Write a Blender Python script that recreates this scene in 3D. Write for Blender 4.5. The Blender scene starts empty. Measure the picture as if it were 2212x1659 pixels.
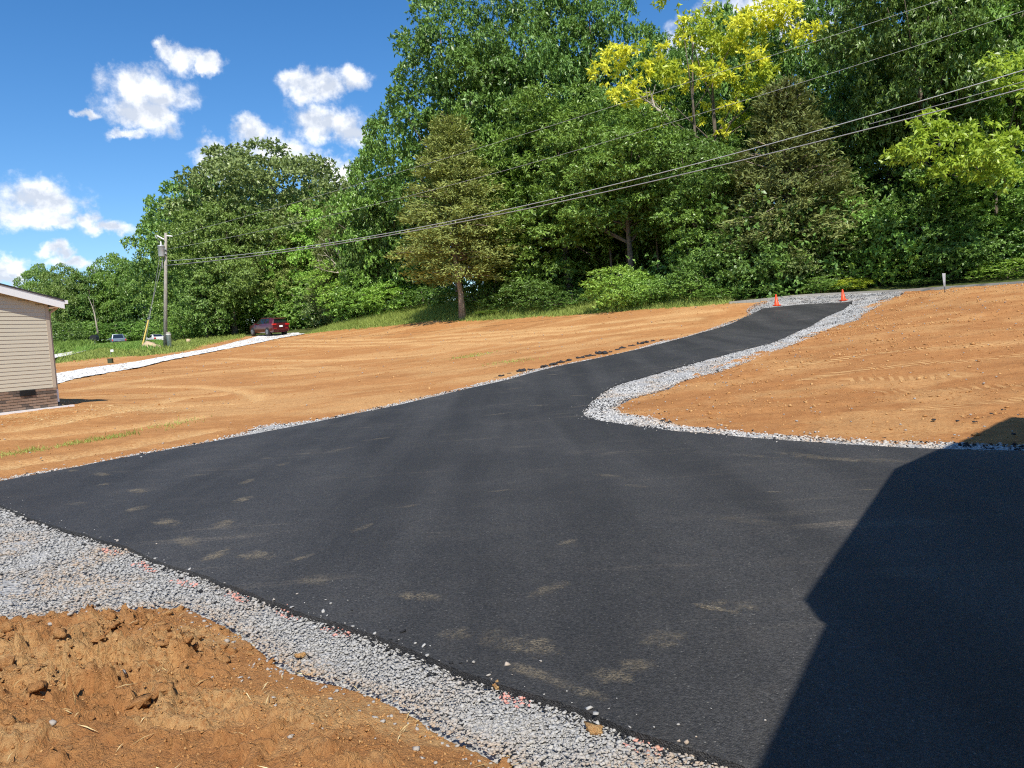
import bpy, math, random
import numpy as np
from mathutils import Vector, Matrix
from mathutils.geometry import delaunay_2d_cdt
R = math.radians
PI = math.pi
rng = np.random.default_rng(7)
random.seed(7)
sc = bpy.context.scene
col = sc.collection

# ------------------------------------------------------------------ camera
F, PX, PY, EYE = 1662.0, 1106.0, 829.5, 1.6          # focal length and centre in survey pixels (2212 wide)
th, rl = math.atan(94.5 / F), 0.07
fwd = np.array([0, math.cos(th), -math.sin(th)])
r0 = np.array([1.0, 0, 0]); u0 = np.array([0, math.sin(th), math.cos(th)])
camx = math.cos(rl) * r0 - math.sin(rl) * u0
camy = math.sin(rl) * r0 + math.cos(rl) * u0
eye = np.array([0, 0, EYE])
cd = bpy.data.cameras.new('camera'); cam = bpy.data.objects.new('camera', cd); col.objects.link(cam)
cd.sensor_width = 36; cd.lens = 36 * F / 2212; cd.clip_start = 0.05; cd.clip_end = 3000
cam.matrix_world = Matrix(((camx[0], camy[0], -fwd[0], 0), (camx[1], camy[1], -fwd[1], 0), (camx[2], camy[2], -fwd[2], EYE), (0, 0, 0, 1)))
sc.camera = cam

# ------------------------------------------------------------------ sun, sky, exposure
SUN_EL, SUN_TO = R(50), R(-7)          # elevation; azimuth (from +Y towards +X) the light travels to
sd = np.array([math.sin(SUN_TO) * math.cos(SUN_EL), math.cos(SUN_TO) * math.cos(SUN_EL), -math.sin(SUN_EL)])
sun = bpy.data.lights.new('sun', 'SUN'); sun.energy = 4.6; sun.angle = R(0.53); sun.color = (1.0, 0.94, 0.84)
so = bpy.data.objects.new('sun', sun); col.objects.link(so)
so.rotation_euler = Vector(sd).to_track_quat('-Z', 'Y').to_euler()
sc.view_settings.view_transform = 'Standard'; sc.view_settings.look = 'None'
sc.view_settings.exposure = 0.38; sc.view_settings.gamma = 1.0
sc.view_settings.use_curve_mapping = False
sc.cycles.use_denoising = False
sc.cycles.filter_width = 1.15
sc.cycles.max_bounces = 7; sc.cycles.diffuse_bounces = 3; sc.cycles.transparent_max_bounces = 6
sc.cycles.sample_clamp_indirect = 4.0


class NT:
    """small node helper"""
    def __init__(self, tree):
        self.t = tree; self.n = tree.nodes; self.l = tree.links

    def node(self, typ, **kw):
        nd = self.n.new(typ)
        for k, v in kw.items():
            setattr(nd, k, v)
        return nd

    def put(self, sock, v):
        if hasattr(v, 'links') or isinstance(v, bpy.types.NodeSocket):
            self.l.new(v, sock)
        elif isinstance(v, (tuple, list)) and len(v) == 3 and sock.type == 'RGBA':
            sock.default_value = (*v, 1)
        else:
            sock.default_value = v

    def math(self, op, a, b=0.0, c=0.0, clamp=False):
        nd = self.node('ShaderNodeMath', operation=op, use_clamp=clamp)
        self.put(nd.inputs[0], a); self.put(nd.inputs[1], b); self.put(nd.inputs[2], c)
        return nd.outputs[0]

    def vmath(self, op, a, b=(0, 0, 0), s=None):
        nd = self.node('ShaderNodeVectorMath', operation=op)
        self.put(nd.inputs[0], a); self.put(nd.inputs[1], b)
        if s is not None: self.put(nd.inputs[3], s)
        return nd.outputs[1] if op in ('LENGTH', 'DISTANCE', 'DOT_PRODUCT') else nd.outputs[0]

    def noise(self, vec, scale, detail=4.0, rough=0.55, dist=0.0):
        nd = self.node('ShaderNodeTexNoise')
        if vec is not None: self.put(nd.inputs['Vector'], vec)
        nd.inputs['Scale'].default_value = scale; nd.inputs['Detail'].default_value = detail
        nd.inputs['Roughness'].default_value = rough; nd.inputs['Distortion'].default_value = dist
        return nd.outputs['Fac']

    def voro(self, vec, scale, feature='F1', out='Distance'):
        nd = self.node('ShaderNodeTexVoronoi', feature=feature)
        if vec is not None: self.put(nd.inputs['Vector'], vec)
        nd.inputs['Scale'].default_value = scale
        return nd.outputs[out]

    def mix(self, f, a, b, blend='MIX'):
        nd = self.node('ShaderNodeMix', data_type='RGBA', blend_type=blend)
        self.put(nd.inputs[0], f); self.put(nd.inputs[6], a); self.put(nd.inputs[7], b)
        return nd.outputs[2]

    def ramp(self, f, lo, hi, a=0.0, b=1.0):
        nd = self.node('ShaderNodeMapRange', clamp=True)
        nd.interpolation_type = 'SMOOTHSTEP'
        self.put(nd.inputs[0], f)
        for i, v in zip((1, 2, 3, 4), (lo, hi, a, b)): nd.inputs[i].default_value = v
        return nd.outputs[0]

    def attr(self, name, out='Fac'):
        return self.node('ShaderNodeAttribute', attribute_name=name).outputs[out]


# world: Nishita sky with cumulus, the cloud pattern going on all round the horizon
world = bpy.data.worlds.new('World'); sc.world = world; world.use_nodes = True
W = NT(world.node_tree); W.n.clear()
sky = W.node('ShaderNodeTexSky', sky_type='NISHITA', sun_disc=False)
sky.sun_elevation = SUN_EL
sky.sun_rotation = SUN_TO + PI          # sun stands opposite to where the light travels
sky.altitude = 300; sky.air_density = 1.0; sky.dust_density = 0.3; sky.ozone_density = 3.0
hs = W.node('ShaderNodeHueSaturation'); hs.inputs['Saturation'].default_value = 1.30
hs.inputs['Hue'].default_value = 0.503
W.put(hs.inputs['Color'], sky.outputs[0])
tc = W.node('ShaderNodeTexCoord')
sx = W.node('ShaderNodeSeparateXYZ'); W.put(sx.inputs[0], tc.outputs['Generated'])
az = W.math('ARCTAN2', sx.outputs[0], sx.outputs[1]); el = W.math('ARCSINE', sx.outputs[2])
PER = R(72)
azw = W.math('FLOORED_MODULO', W.math('ADD', az, R(41)), PER)           # pattern repeats every 72 degrees


def azel(px, py):
    d = fwd + (px - PX) / F * camx - (py - PY) / F * camy
    d = d / np.linalg.norm(d)
    return math.atan2(d[0], d[1]) + R(41), math.asin(d[2])


cb = W.node('ShaderNodeCombineXYZ'); W.put(cb.inputs[0], azw); W.put(cb.inputs[1], el)
P0 = cb.outputs[0]
n3 = W.node('ShaderNodeTexNoise'); W.put(n3.inputs['Vector'], P0); n3.inputs['Scale'].default_value = 26
n3.inputs['Detail'].default_value = 5; n3.inputs['Roughness'].default_value = 0.6
P1 = W.vmath('ADD', P0, W.vmath('SCALE', W.vmath('SUBTRACT', n3.outputs['Color'], (0.5, 0.5, 0.5)), s=0.05))
# (px, py, half width, half height) of the puffs as they stand in the sky
PUFFS = [(300, 178, 72, 42), (350, 205, 80, 38), (295, 240, 70, 36), (330, 245, 50, 36), (395, 122, 48, 30), (445, 132, 38, 20), (365, 108, 30, 22), (190, 252, 22, 12), (275, 290, 45, 13),
         (645, 182, 46, 34), (700, 178, 52, 36), (760, 165, 42, 28), (715, 270, 86, 42), (680, 255, 60, 42), (755, 290, 55, 36),
         (545, 285, 44, 36), (575, 315, 62, 40), (455, 335, 42, 34), (480, 360, 55, 40), (620, 335, 70, 40), (700, 370, 60, 36), (745, 385, 50, 34),
         (85, 430, 80, 42), (130, 440, 50, 40), (60, 465, 80, 32), (190, 475, 26, 28), (235, 498, 55, 18), (110, 480, 70, 18),
         (115, 548, 32, 18), (160, 570, 60, 14), (15, 585, 40, 26), (0, 605, 60, 14), (1640, 60, 140, 80), (1400, 260, 110, 60), (1500, 110, 70, 70)]
field = None; vert = None
for (x, y, a, b) in PUFFS:
    A, E_ = azel(x, y)
    sxn = W.vmath('MULTIPLY', W.vmath('SUBTRACT', P1, (A, E_, 0)), (F / (a * 1.0), F / (b * 1.0), 0))
    f = W.math('SUBTRACT', 1.0, W.vmath('LENGTH', sxn))
    if field is None: field = f
    else:
        nd = W.node('ShaderNodeMath', operation='SMOOTH_MAX'); W.put(nd.inputs[0], field); W.put(nd.inputs[1], f); nd.inputs[2].default_value = 0.12
        field = nd.outputs[0]
nA = W.noise(P0, 38, 8, 0.62)
nB = W.noise(W.vmath('ADD', P0, (0.006, 0.014, 0)), 38, 8, 0.62)
dens = W.math('ADD', field, W.math('MULTIPLY', W.math('SUBTRACT', nA, 0.5), 1.35))
alpha = W.ramp(dens, -0.14, 0.72)
nC = W.noise(P0, 13, 4, 0.55); nD = W.noise(W.vmath('ADD', P0, (0.004, 0.026, 0)), 13, 4, 0.55)
lit = W.math('ADD', W.math('ADD', 0.66, W.math('MULTIPLY', W.math('SUBTRACT', nC, nD), 2.4)), W.math('MULTIPLY', W.math('SUBTRACT', nA, nB), 2.0))
lit = W.math('ADD', lit, W.ramp(dens, 0.2, 1.0, 0.08, -0.10))
lit = W.math('MAXIMUM', W.math('MINIMUM', lit, 1.0), 0.35)
cc = W.mix(lit, (2.6, 3.2, 4.3), (7.9, 7.95, 8.0))
final = W.mix(W.math('MULTIPLY', alpha, 0.95), hs.outputs[0], cc)
bg = W.node('ShaderNodeBackground'); W.put(bg.inputs[0], final); bg.inputs[1].default_value = 0.122
W.l.new(bg.outputs[0], W.node('ShaderNodeOutputWorld').inputs[0])


# ------------------------------------------------------------------ survey helpers
def rayd(px, py):
    d = fwd[None] + ((np.atleast_1d(px) - PX) / F)[:, None] * camx - ((np.atleast_1d(py) - PY) / F)[:, None] * camy
    return d / d[:, 1:2]


def atY(px, py, Y): return eye + rayd(px, py)[0] * Y


# control points of the terrain: survey pixel and distance
CP = [(1480, 1659, None), (900, 1480, None), (400, 1300, None), (0, 1100, 9.0), (0, 1045, 10.6), (300, 960, 14.3), (0, 960, 14.6), (650, 925, 16.0), (1060, 828, 21.5),
      (1370, 760, 27), (1560, 715, 33), (1640, 668, 39.5), (1265, 895, 15.0), (1400, 825, 20), (1720, 710, 33), (1835, 655, 39.5),
      (2212, 985, None), (1800, 970, None), (1500, 948, None), (2041, 632, 33.5), (2212, 614, 36), (1950, 632, 39.5), (1900, 800, 17), (2212, 800, 15), (2000, 700, 25), (2200, 690, 24),
      (126, 878.5, 21), (0, 905, 18.8), (125, 818, 36), (400, 765, 51), (650, 722, 75), (580, 725, 78), (355, 748, 65), (700, 800, 35), (1000, 760, 38), (400, 880, 22),
      (640, 722, 77), (1006, 694, 58), (1300, 676, 48), (1500, 662, 43), (1620, 655, 41), (1006, 671, 62), (1800, 628, 43), (200, 745, 100), (336, 744, 112), (255, 749, 114), (290, 737, 95), (70, 752, 130), (840, 705, 65), (840, 685, 70)]
ctl = []
for px, py, Y in CP:
    d = rayd(px, py)[0]
    if Y is None: Y = -EYE / d[2]
    ctl.append(eye + d * Y)
ctl += [np.array(p, float) for p in [(-4, -8, -.2), (6, -8, 0), (14, 2, 0.05), (20, 10, .6), (30, 20, 1.8), (45, 35, 3.6), (40, 60, 6), (10, 65, 5.2), (-10, 90, 6.2), (-40, 140, 7.5), (20, 110, 9), (70, 90, 10),
                                     (-120, 130, 6), (-160, 60, 2), (-60, 30, .6), (-40, 10, 0), (-20, -20, -.5), (40, -30, 0), (80, 10, 3), (0, 260, 13), (-150, 260, 8), (150, 200, 14), (-100, -60, -2), (100, -80, 0)]]
ctl = np.array(ctl)


def _tps(r2):
    return np.where(r2 > 0, r2 * np.log(np.maximum(r2, 1e-12)), 0)


_S = 20.0
_c = ctl[:, :2] / _S
_K = _tps(((_c[:, None] - _c[None]) ** 2).sum(-1)) + 0.02 * np.eye(len(_c))
_Pm = np.hstack([np.ones((len(_c), 1)), _c])
_A = np.block([[_K, _Pm], [_Pm.T, np.zeros((3, 3))]])
_w = np.linalg.solve(_A, np.concatenate([ctl[:, 2], np.zeros(3)]))


def terr(x, y):
    x = np.asarray(x, float); y = np.asarray(y, float); sh = x.shape
    q = np.stack([x.ravel(), y.ravel()], 1) / _S
    out = np.empty(len(q))
    for i in range(0, len(q), 20000):
        b = q[i:i + 20000]
        out[i:i + 20000] = _tps(((b[:, None] - _c[None]) ** 2).sum(-1)) @ _w[:-3] + _w[-3] + b @ _w[-2:]
    return out.reshape(sh)


_TS = np.concatenate([np.arange(1.5, 30, .1), np.arange(30, 180, .4)])


def ground(pts):
    """survey pixels -> points on the terrain (N,3)"""
    out = []
    for px, py in pts:
        d = rayd(px, py)[0]
        P = eye[None] + d[None] * _TS[:, None]
        g = P[:, 2] - terr(P[:, 0], P[:, 1])
        i = np.argmax(g < 0)
        if g[i] >= 0: i = len(_TS) - 1; t = _TS[i]
        else:
            t = _TS[i - 1] + (_TS[i] - _TS[i - 1]) * g[i - 1] / (g[i - 1] - g[i]) if i > 0 else _TS[0]
        p = eye + d * t
        out.append((p[0], p[1], float(terr(p[0], p[1]))))
    return np.array(out)


def g1(px, py): return ground([(px, py)])[0]


# ------------------------------------------------------------------ noise in numpy
_tab = np.random.default_rng(3).random((256, 256))


def vn(x, y, s=0):
    x = np.asarray(x) + s * 17.31; y = np.asarray(y) + s * 9.7
    xi = np.floor(x).astype(int); yi = np.floor(y).astype(int); fx = x - xi; fy = y - yi
    fx = fx * fx * (3 - 2 * fx); fy = fy * fy * (3 - 2 * fy)
    t = lambda a, b: _tab[a & 255, b & 255]
    return (t(xi, yi) * (1 - fx) + t(xi + 1, yi) * fx) * (1 - fy) + (t(xi, yi + 1) * (1 - fx) + t(xi + 1, yi + 1) * fx) * fy


def fbm(x, y, o=4, s=0, g=.5):
    a = 0; k = 1; n = 0
    for i in range(o):
        a = a + k * vn(x * 2 ** i, y * 2 ** i, s + i * 3); n += k; k *= g
    return a / n


def cell(x, y, s=0):
    xi = np.floor(x).astype(int); yi = np.floor(y).astype(int)
    best = np.full(np.shape(x), 9.0); bid = np.zeros(np.shape(x))
    for dx in (-1, 0, 1):
        for dy in (-1, 0, 1):
            a = (xi + dx + s * 13) & 255; b = (yi + dy + s * 7) & 255
            d = (xi + dx + _tab[a, b] - x) ** 2 + (yi + dy + _tab[b, a] - y) ** 2
            m = d < best
            best = np.where(m, d, best); bid = np.where(m, _tab[(a * 3 + 5) & 255, (b * 5 + 1) & 255], bid)
    return np.sqrt(best), bid


def inside(poly, x, y):
    poly = np.asarray(poly)[:, :2]; x = np.asarray(x); y = np.asarray(y); r = np.zeros(x.shape, bool)
    j = len(poly) - 1
    for i in range(len(poly)):
        xi, yi = poly[i]; xj, yj = poly[j]
        c = ((yi > y) != (yj > y)) & (x < (xj - xi) * (y - yi) / ((yj - yi) if yj != yi else 1e-9) + xi)
        r ^= c; j = i
    return r


def pdist(line, x, y):
    """distance to a polyline, and arc length along it"""
    line = np.asarray(line)[:, :2]; best = np.full(np.shape(x), 1e9); u = np.zeros(np.shape(x)); sg = np.zeros(np.shape(x)); acc = 0
    for a, b in zip(line[:-1], line[1:]):
        d = b - a; L = np.hypot(*d); d = d / L
        t = np.clip((x - a[0]) * d[0] + (y - a[1]) * d[1], 0, L)
        ex = x - a[0] - d[0] * t; ey = y - a[1] - d[1] * t; q = np.hypot(ex, ey)
        m = q < best
        best = np.where(m, q, best); u = np.where(m, acc + t, u); sg = np.where(m, np.sign(d[0] * ey - d[1] * ex), sg); acc += L
    return best, u, sg


def smooth_line(pts, n=6):
    """Catmull-Rom through points"""
    P = np.asarray(pts, float); Q = np.vstack([2 * P[0] - P[1], P, 2 * P[-1] - P[-2]]); out = []
    for i in range(1, len(Q) - 2):
        for t in np.arange(n) / n:
            a, b, c, d = Q[i - 1], Q[i], Q[i + 1], Q[i + 2]
            out.append(.5 * ((2 * b) + (c - a) * t + (2 * a - 5 * b + 4 * c - d) * t * t + (3 * b - a - 3 * c + d) * t ** 3))
    out.append(P[-1])
    return np.array(out)


# ------------------------------------------------------------------ mesh helpers
def mesh_np(name, v, f, mat=None, smooth=False, attrs=None, matidx=None):
    v = np.asarray(v, np.float32); f = np.asarray(f, np.int32); k = f.shape[1]
    me = bpy.data.meshes.new(name)
    me.vertices.add(len(v)); me.vertices.foreach_set('co', v.ravel())
    me.loops.add(f.size); me.loops.foreach_set('vertex_index', f.ravel())
    me.polygons.add(len(f)); me.polygons.foreach_set('loop_start', np.arange(0, f.size, k, dtype=np.int32))
    me.polygons.foreach_set('loop_total', np.full(len(f), k, np.int32))
    if smooth: me.polygons.foreach_set('use_smooth', np.ones(len(f), bool))
    if matidx is not None: me.polygons.foreach_set('material_index', np.asarray(matidx, np.int32))
    for an, av in (attrs or {}).items():
        av = np.asarray(av, np.float32)
        if av.ndim == 1:
            a = me.attributes.new(an, 'FLOAT', 'POINT'); a.data.foreach_set('value', av)
        else:
            a = me.attributes.new(an, 'FLOAT_VECTOR', 'POINT'); a.data.foreach_set('vector', av.ravel())
    me.update(calc_edges=True)
    for m in (mat if isinstance(mat, (list, tuple)) else [mat]):
        if m: me.materials.append(m)
    return me


def link(name, me, parent=None, label=None, cat=None, group=None, kind=None, loc=None):
    o = bpy.data.objects.new(name, me); col.objects.link(o)
    if parent: o.parent = parent
    if label: o['label'] = label
    if cat: o['category'] = cat
    if group: o['group'] = group
    if kind: o['kind'] = kind
    if loc is not None: o.location = loc
    return o


def empty(name, label, cat, loc=(0, 0, 0), rz=0, group=None):
    o = link(name, None, None, label, cat, group, loc=loc); o.rotation_euler = (0, 0, rz); o.empty_display_size = .2
    return o


class MB:
    """collects boxes, tubes and polygons into one mesh"""
    def __init__(s): s.v = []; s.f = []

    def add(s, v, f):
        o = len(s.v); s.v += [tuple(map(float, p)) for p in v]; s.f += [tuple(i + o for i in q) for q in f]; return s

    def box(s, c, d, rz=0, M=None):
        x, y, z = d[0] / 2, d[1] / 2, d[2] / 2
        pts = [(-x, -y, -z), (x, -y, -z), (x, y, -z), (-x, y, -z), (-x, -y, z), (x, -y, z), (x, y, z), (-x, y, z)]
        cr, sr = math.cos(rz), math.sin(rz)
        pts = [(c[0] + p[0] * cr - p[1] * sr, c[1] + p[0] * sr + p[1] * cr, c[2] + p[2]) for p in pts]
        return s.add(pts, [(0, 3, 2, 1), (4, 5, 6, 7), (0, 1, 5, 4), (1, 2, 6, 5), (2, 3, 7, 6), (3, 0, 4, 7)])

    def prism(s, poly, z0, z1):
        n = len(poly)
        return s.add([(p[0], p[1], z0) for p in poly] + [(p[0], p[1], z1) for p in poly],
                     [tuple(range(n - 1, -1, -1)), tuple(range(n, 2 * n))] + [(i, (i + 1) % n, n + (i + 1) % n, n + i) for i in range(n)])

    def slab(s, a, b, up, t):
        """quad a..b (4 points) thickened along up by t"""
        pts = [np.array(p, float) for p in a]; u = np.array(up, float) * t
        return s.add(pts + [p + u for p in pts], [(0, 3, 2, 1), (4, 5, 6, 7), (0, 1, 5, 4), (1, 2, 6, 5), (2, 3, 7, 6), (3, 0, 4, 7)])

    def tube(s, pts, rad, n=8, cap=True):
        v, f = tube(pts, rad, n, cap); return s.add(v, f)

    def lathe(s, c, prof, n=16):
        v = []; f = []
        for r, z in prof:
            v += [(c[0] + r * math.cos(2 * PI * i / n), c[1] + r * math.sin(2 * PI * i / n), c[2] + z) for i in range(n)]
        for k in range(len(prof) - 1):
            f += [(k * n + i, k * n + (i + 1) % n, (k + 1) * n + (i + 1) % n, (k + 1) * n + i) for i in range(n)]
        f += [tuple(range(n - 1, -1, -1)), tuple(range((len(prof) - 1) * n, len(prof) * n))]
        return s.add(v, f)

    def build(s, name, mat, parent=None, smooth=False, **kw):
        me = bpy.data.meshes.new(name); me.from_pydata(s.v, [], s.f)
        for m in (mat if isinstance(mat, (list, tuple)) else [mat]): me.materials.append(m)
        if smooth:
            for p in me.polygons: p.use_smooth = True
        me.update()
        return link(name, me, parent, **kw)


def tube(pts, rad, n=8, cap=True):
    pts = np.asarray(pts, float); m = len(pts); rad = np.broadcast_to(rad, m)
    v = []; prev = None
    for i in range(m):
        d = pts[min(i + 1, m - 1)] - pts[max(i - 1, 0)]; d = d / (np.linalg.norm(d) + 1e-9)
        ref = np.array([1., 0, 0]) if abs(d[0]) < .8 else np.array([0, 1., 0])
        if prev is not None: ref = prev
        a = ref - d * (ref @ d); a /= np.linalg.norm(a) + 1e-9; prev = a; b = np.cross(d, a)
        for k in range(n):
            t = 2 * PI * k / n; v.append(pts[i] + rad[i] * (math.cos(t) * a + math.sin(t) * b))
    f = [(i * n + k, i * n + (k + 1) % n, (i + 1) * n + (k + 1) % n, (i + 1) * n + k) for i in range(m - 1) for k in range(n)]
    if cap: f += [tuple(range(n - 1, -1, -1)), tuple(range((m - 1) * n, m * n))]
    return v, f


# ------------------------------------------------------------------ materials
def material(name, fn):
    m = bpy.data.materials.new(name); m.use_nodes = True; t = NT(m.node_tree)
    b = t.n['Principled BSDF']; fn(t, b, m); return m


def pos(t): return t.node('ShaderNodeNewGeometry').outputs['Position']


def plain(name, c, rough=.6, metal=0., spec=.5, var=.12, scale=6., bump=0., coat=0.):
    def fn(t, b, m):
        ob = t.node('ShaderNodeTexCoord').outputs['Object']
        n = t.noise(ob, scale, 5, .6)
        cc = t.mix(n, tuple(x * (1 - var) for x in c), tuple(min(1, x * (1 + var)) for x in c))
        t.put(b.inputs['Base Color'], cc)
        t.put(b.inputs['Roughness'], t.math('ADD', rough - .06, t.math('MULTIPLY', n, .12)))
        b.inputs['Metallic'].default_value = metal; b.inputs['Specular IOR Level'].default_value = spec
        b.inputs['Coat Weight'].default_value = coat
        if bump:
            bp = t.node('ShaderNodeBump'); bp.inputs['Strength'].default_value = bump; bp.inputs['Distance'].default_value = .01
            t.put(bp.inputs['Height'], t.noise(ob, scale * 6, 4, .6)); t.l.new(bp.outputs[0], b.inputs['Normal'])
    return material(name, fn)


def dirt_fn(lo, hi, dry, scale=1.0, strength=.7, moist=.35):
    def fn(t, b, m):
        p = pos(t)
        # grading scrapes: noise stretched along the slope
        mp = t.node('ShaderNodeMapping'); t.put(mp.inputs[0], p); mp.inputs['Rotation'].default_value = (0, 0, R(28)); mp.inputs['Scale'].default_value = (.22, 1.5, 1)
        n1 = t.noise(mp.outputs[0], .9 * scale, 6, .6, .4)
        n2 = t.noise(p, 3.2 * scale, 6, .65); n3_ = t.noise(p, 19 * scale, 5, .7); n4 = t.noise(p, 90 * scale, 3, .7); n5 = t.noise(p, 38 * scale, 5, .75)
        f = t.math('ADD', t.math('MULTIPLY', n1, .28), t.math('ADD', t.math('MULTIPLY', n2, .32), t.math('MULTIPLY', n3_, .40)))
        c = t.mix(t.ramp(f, .38, .62), lo, hi)
        c = t.mix(t.math('MULTIPLY', t.ramp(t.noise(p, .35, 5, .6), .5, .72), moist), c, tuple(x * .62 for x in lo))
        d = t.attr('dry')
        c = t.mix(t.math('MULTIPLY', d, t.ramp(n3_, .3, .62), clamp=True), c, dry)
        # tracked machine: cleat bars printed across the path
        u = t.node('ShaderNodeSeparateXYZ'); t.put(u.inputs[0], t.attr('tread', 'Vector'))
        bar = t.math('SINE', t.math('ADD', t.math('MULTIPLY', u.outputs[0], 33.0), t.math('MULTIPLY', u.outputs[1], 11.0)))
        tm = t.math('MULTIPLY', t.ramp(bar, -.1, .5), t.math('MULTIPLY', u.outputs[2], t.ramp(n2, .28, .5)))
        c = t.mix(t.math('MULTIPLY', tm, .9, clamp=True), c, tuple(min(1, x * 1.08) for x in dry))
        c = t.mix(t.math('MULTIPLY', t.math('MULTIPLY', t.math('SUBTRACT', 1.0, t.ramp(bar, -.1, .5)), u.outputs[2]), .45, clamp=True), c, tuple(x * .7 for x in lo))
        c = t.mix(t.math('MULTIPLY', t.ramp(n4, .68, .76), .8), c, tuple(min(1, x * 1.25) for x in dry))
        c = t.mix(t.math('MULTIPLY', t.ramp(t.noise(p, 7.5 * scale, 4, .7), .62, .74), .5), c, tuple(x * .5 for x in lo))
        c = t.mix(t.math('MULTIPLY', t.ramp(n5, .50, .74), .42), c, tuple(x * .58 for x in lo))
        t.put(b.inputs['Base Color'], c); b.inputs['Roughness'].default_value = .95; b.inputs['Specular IOR Level'].default_value = .15
        bp = t.node('ShaderNodeBump'); bp.inputs['Strength'].default_value = strength; bp.inputs['Distance'].default_value = .05
        h = t.math('ADD', t.math('MULTIPLY', n2, .9), t.math('ADD', t.math('MULTIPLY', n3_, .55), t.math('ADD', t.math('MULTIPLY', n5, .45), t.math('MULTIPLY', n4, .2))))
        h = t.math('ADD', h, t.math('MULTIPLY', tm, .35))
        t.put(bp.inputs['Height'], h); t.l.new(bp.outputs[0], b.inputs['Normal'])
    return fn


M = {}
M['dirt'] = material('graded_clay', dirt_fn((.38, .172, .060), (.515, .258, .096), (.65, .41, .180)))
M['dirt_right'] = material('tracked_clay', dirt_fn((.345, .148, .050), (.485, .236, .086), (.64, .395, .168)))
M['mound'] = material('loose_clay', dirt_fn((.46, .206, .074), (.62, .315, .120), (.74, .47, .21), 2.2, .9, .10))
M['clod'] = material('clay_clods', dirt_fn((.44, .21, .075), (.60, .32, .12), (.72, .46, .21), 3, .6, .2))


def asphalt_fn(t, b, m):
    p = pos(t)
    v = t.voro(p, 135, 'F1'); vc = t.voro(p, 135, 'F1', 'Color')
    sv = t.node('ShaderNodeSeparateColor'); t.put(sv.inputs[0], vc)
    n = t.noise(p, 55, 4, .7); n2 = t.noise(p, .55, 4, .6); n3_ = t.noise(p, 5, 5, .65)
    g = t.math('ADD', t.math('MULTIPLY', t.ramp(n, .35, .7), .55), t.math('MULTIPLY', t.ramp(sv.outputs[0], .45, 1.0), .45))
    c = t.mix(g, (.0195, .0195, .020), (.072, .0715, .072))
    c = t.mix(t.math('MULTIPLY', t.ramp(sv.outputs[1], .990, .997), .5), c, (.22, .215, .20))
    # clay dust tracked over it in long faint scuffs
    mp = t.node('ShaderNodeMapping'); t.put(mp.inputs[0], p); mp.inputs['Rotation'].default_value = (0, 0, R(-14)); mp.inputs['Scale'].default_value = (.3, 2.6, 1)
    s = t.math('MULTIPLY', t.ramp(t.noise(mp.outputs[0], 1.3, 6, .7, .3), .52, .72), t.ramp(n2, .42, .66))
    c = t.mix(t.math('MULTIPLY', t.math('MULTIPLY', s, t.ramp(n, .3, .7)), .5), c, (.24, .20, .145))
    c = t.mix(t.math('MULTIPLY', t.ramp(n3_, .42, .75), .10), c, (.12, .105, .085))
    mp2 = t.node('ShaderNodeMapping'); t.put(mp2.inputs[0], p); mp2.inputs['Rotation'].default_value = (0, 0, R(-22)); mp2.inputs['Scale'].default_value = (1.1, .10, 1)
    ln = t.noise(mp2.outputs[0], 1.0, 3, .5)
    c = t.mix(1.0, c, t.mix(t.ramp(ln, .35, .65), (.80, .80, .80), (1.22, 1.21, 1.19)), 'MULTIPLY')
    c = t.mix(1.0, c, t.mix(t.ramp(n2, .3, .7), (.88, .88, .88), (1.14, 1.13, 1.11)), 'MULTIPLY')
    t.put(b.inputs['Base Color'], c)
    t.put(b.inputs['Roughness'], t.math('ADD', .56, t.math('MULTIPLY', n, .25))); b.inputs['Specular IOR Level'].default_value = .42
    bp = t.node('ShaderNodeBump'); bp.inputs['Strength'].default_value = .8; bp.inputs['Distance'].default_value = .007
    t.put(bp.inputs['Height'], t.math('SUBTRACT', t.math('MULTIPLY', n, 1.2), v)); t.l.new(bp.outputs[0], b.inputs['Normal'])


M['asphalt'] = material('fresh_asphalt', asphalt_fn)


def stone_fn(dark, light):
    def fn(t, b, m):
        p = pos(t); k = t.attr('tint'); pk = t.attr('paint')
        c = t.mix(k, dark, light)
        c = t.mix(t.math('MULTIPLY', t.ramp(t.noise(p, 60, 4, .6), .35, .7), .35), c, tuple(x * .7 for x in light))
        c = t.mix(pk, c, (.66, .26, .20))
        c = t.mix(t.math('MULTIPLY', t.attr('clay'), .6), c, (.42, .27, .14))
        bl = t.attr('tarred'); c = t.mix(bl, c, (.02, .021, .024))
        t.put(b.inputs['Base Color'], c); b.inputs['Roughness'].default_value = .9; b.inputs['Specular IOR Level'].default_value = .25
    return fn


M['stone'] = material('limestone_gravel', stone_fn((.24, .238, .23), (.45, .442, .42)))
M['stone_pale'] = material('pale_limestone_gravel', stone_fn((.30, .298, .29), (.62, .61, .58)))


def gravelbed_fn(t, b, m):
    p = pos(t)
    vc = t.voro(p, 34, 'F1', 'Color'); v = t.voro(p, 34)
    sv = t.node('ShaderNodeSeparateColor'); t.put(sv.inputs[0], vc)
    c = t.mix(sv.outputs[0], (.28, .277, .27), (.44, .432, .41))
    c = t.mix(t.math('MULTIPLY', t.ramp(t.noise(p, 1.6, 5, .6), .6, .8), .4), c, (.45, .30, .16))
    t.put(b.inputs['Base Color'], c); b.inputs['Roughness'].default_value = .95
    bp = t.node('ShaderNodeBump'); bp.inputs['Strength'].default_value = .8; bp.inputs['Distance'].default_value = .03
    t.put(bp.inputs['Height'], t.math('SUBTRACT', 1, v)); t.l.new(bp.outputs[0], b.inputs['Normal'])


M['gravelbed'] = material('gravel_bed', gravelbed_fn)


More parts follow.
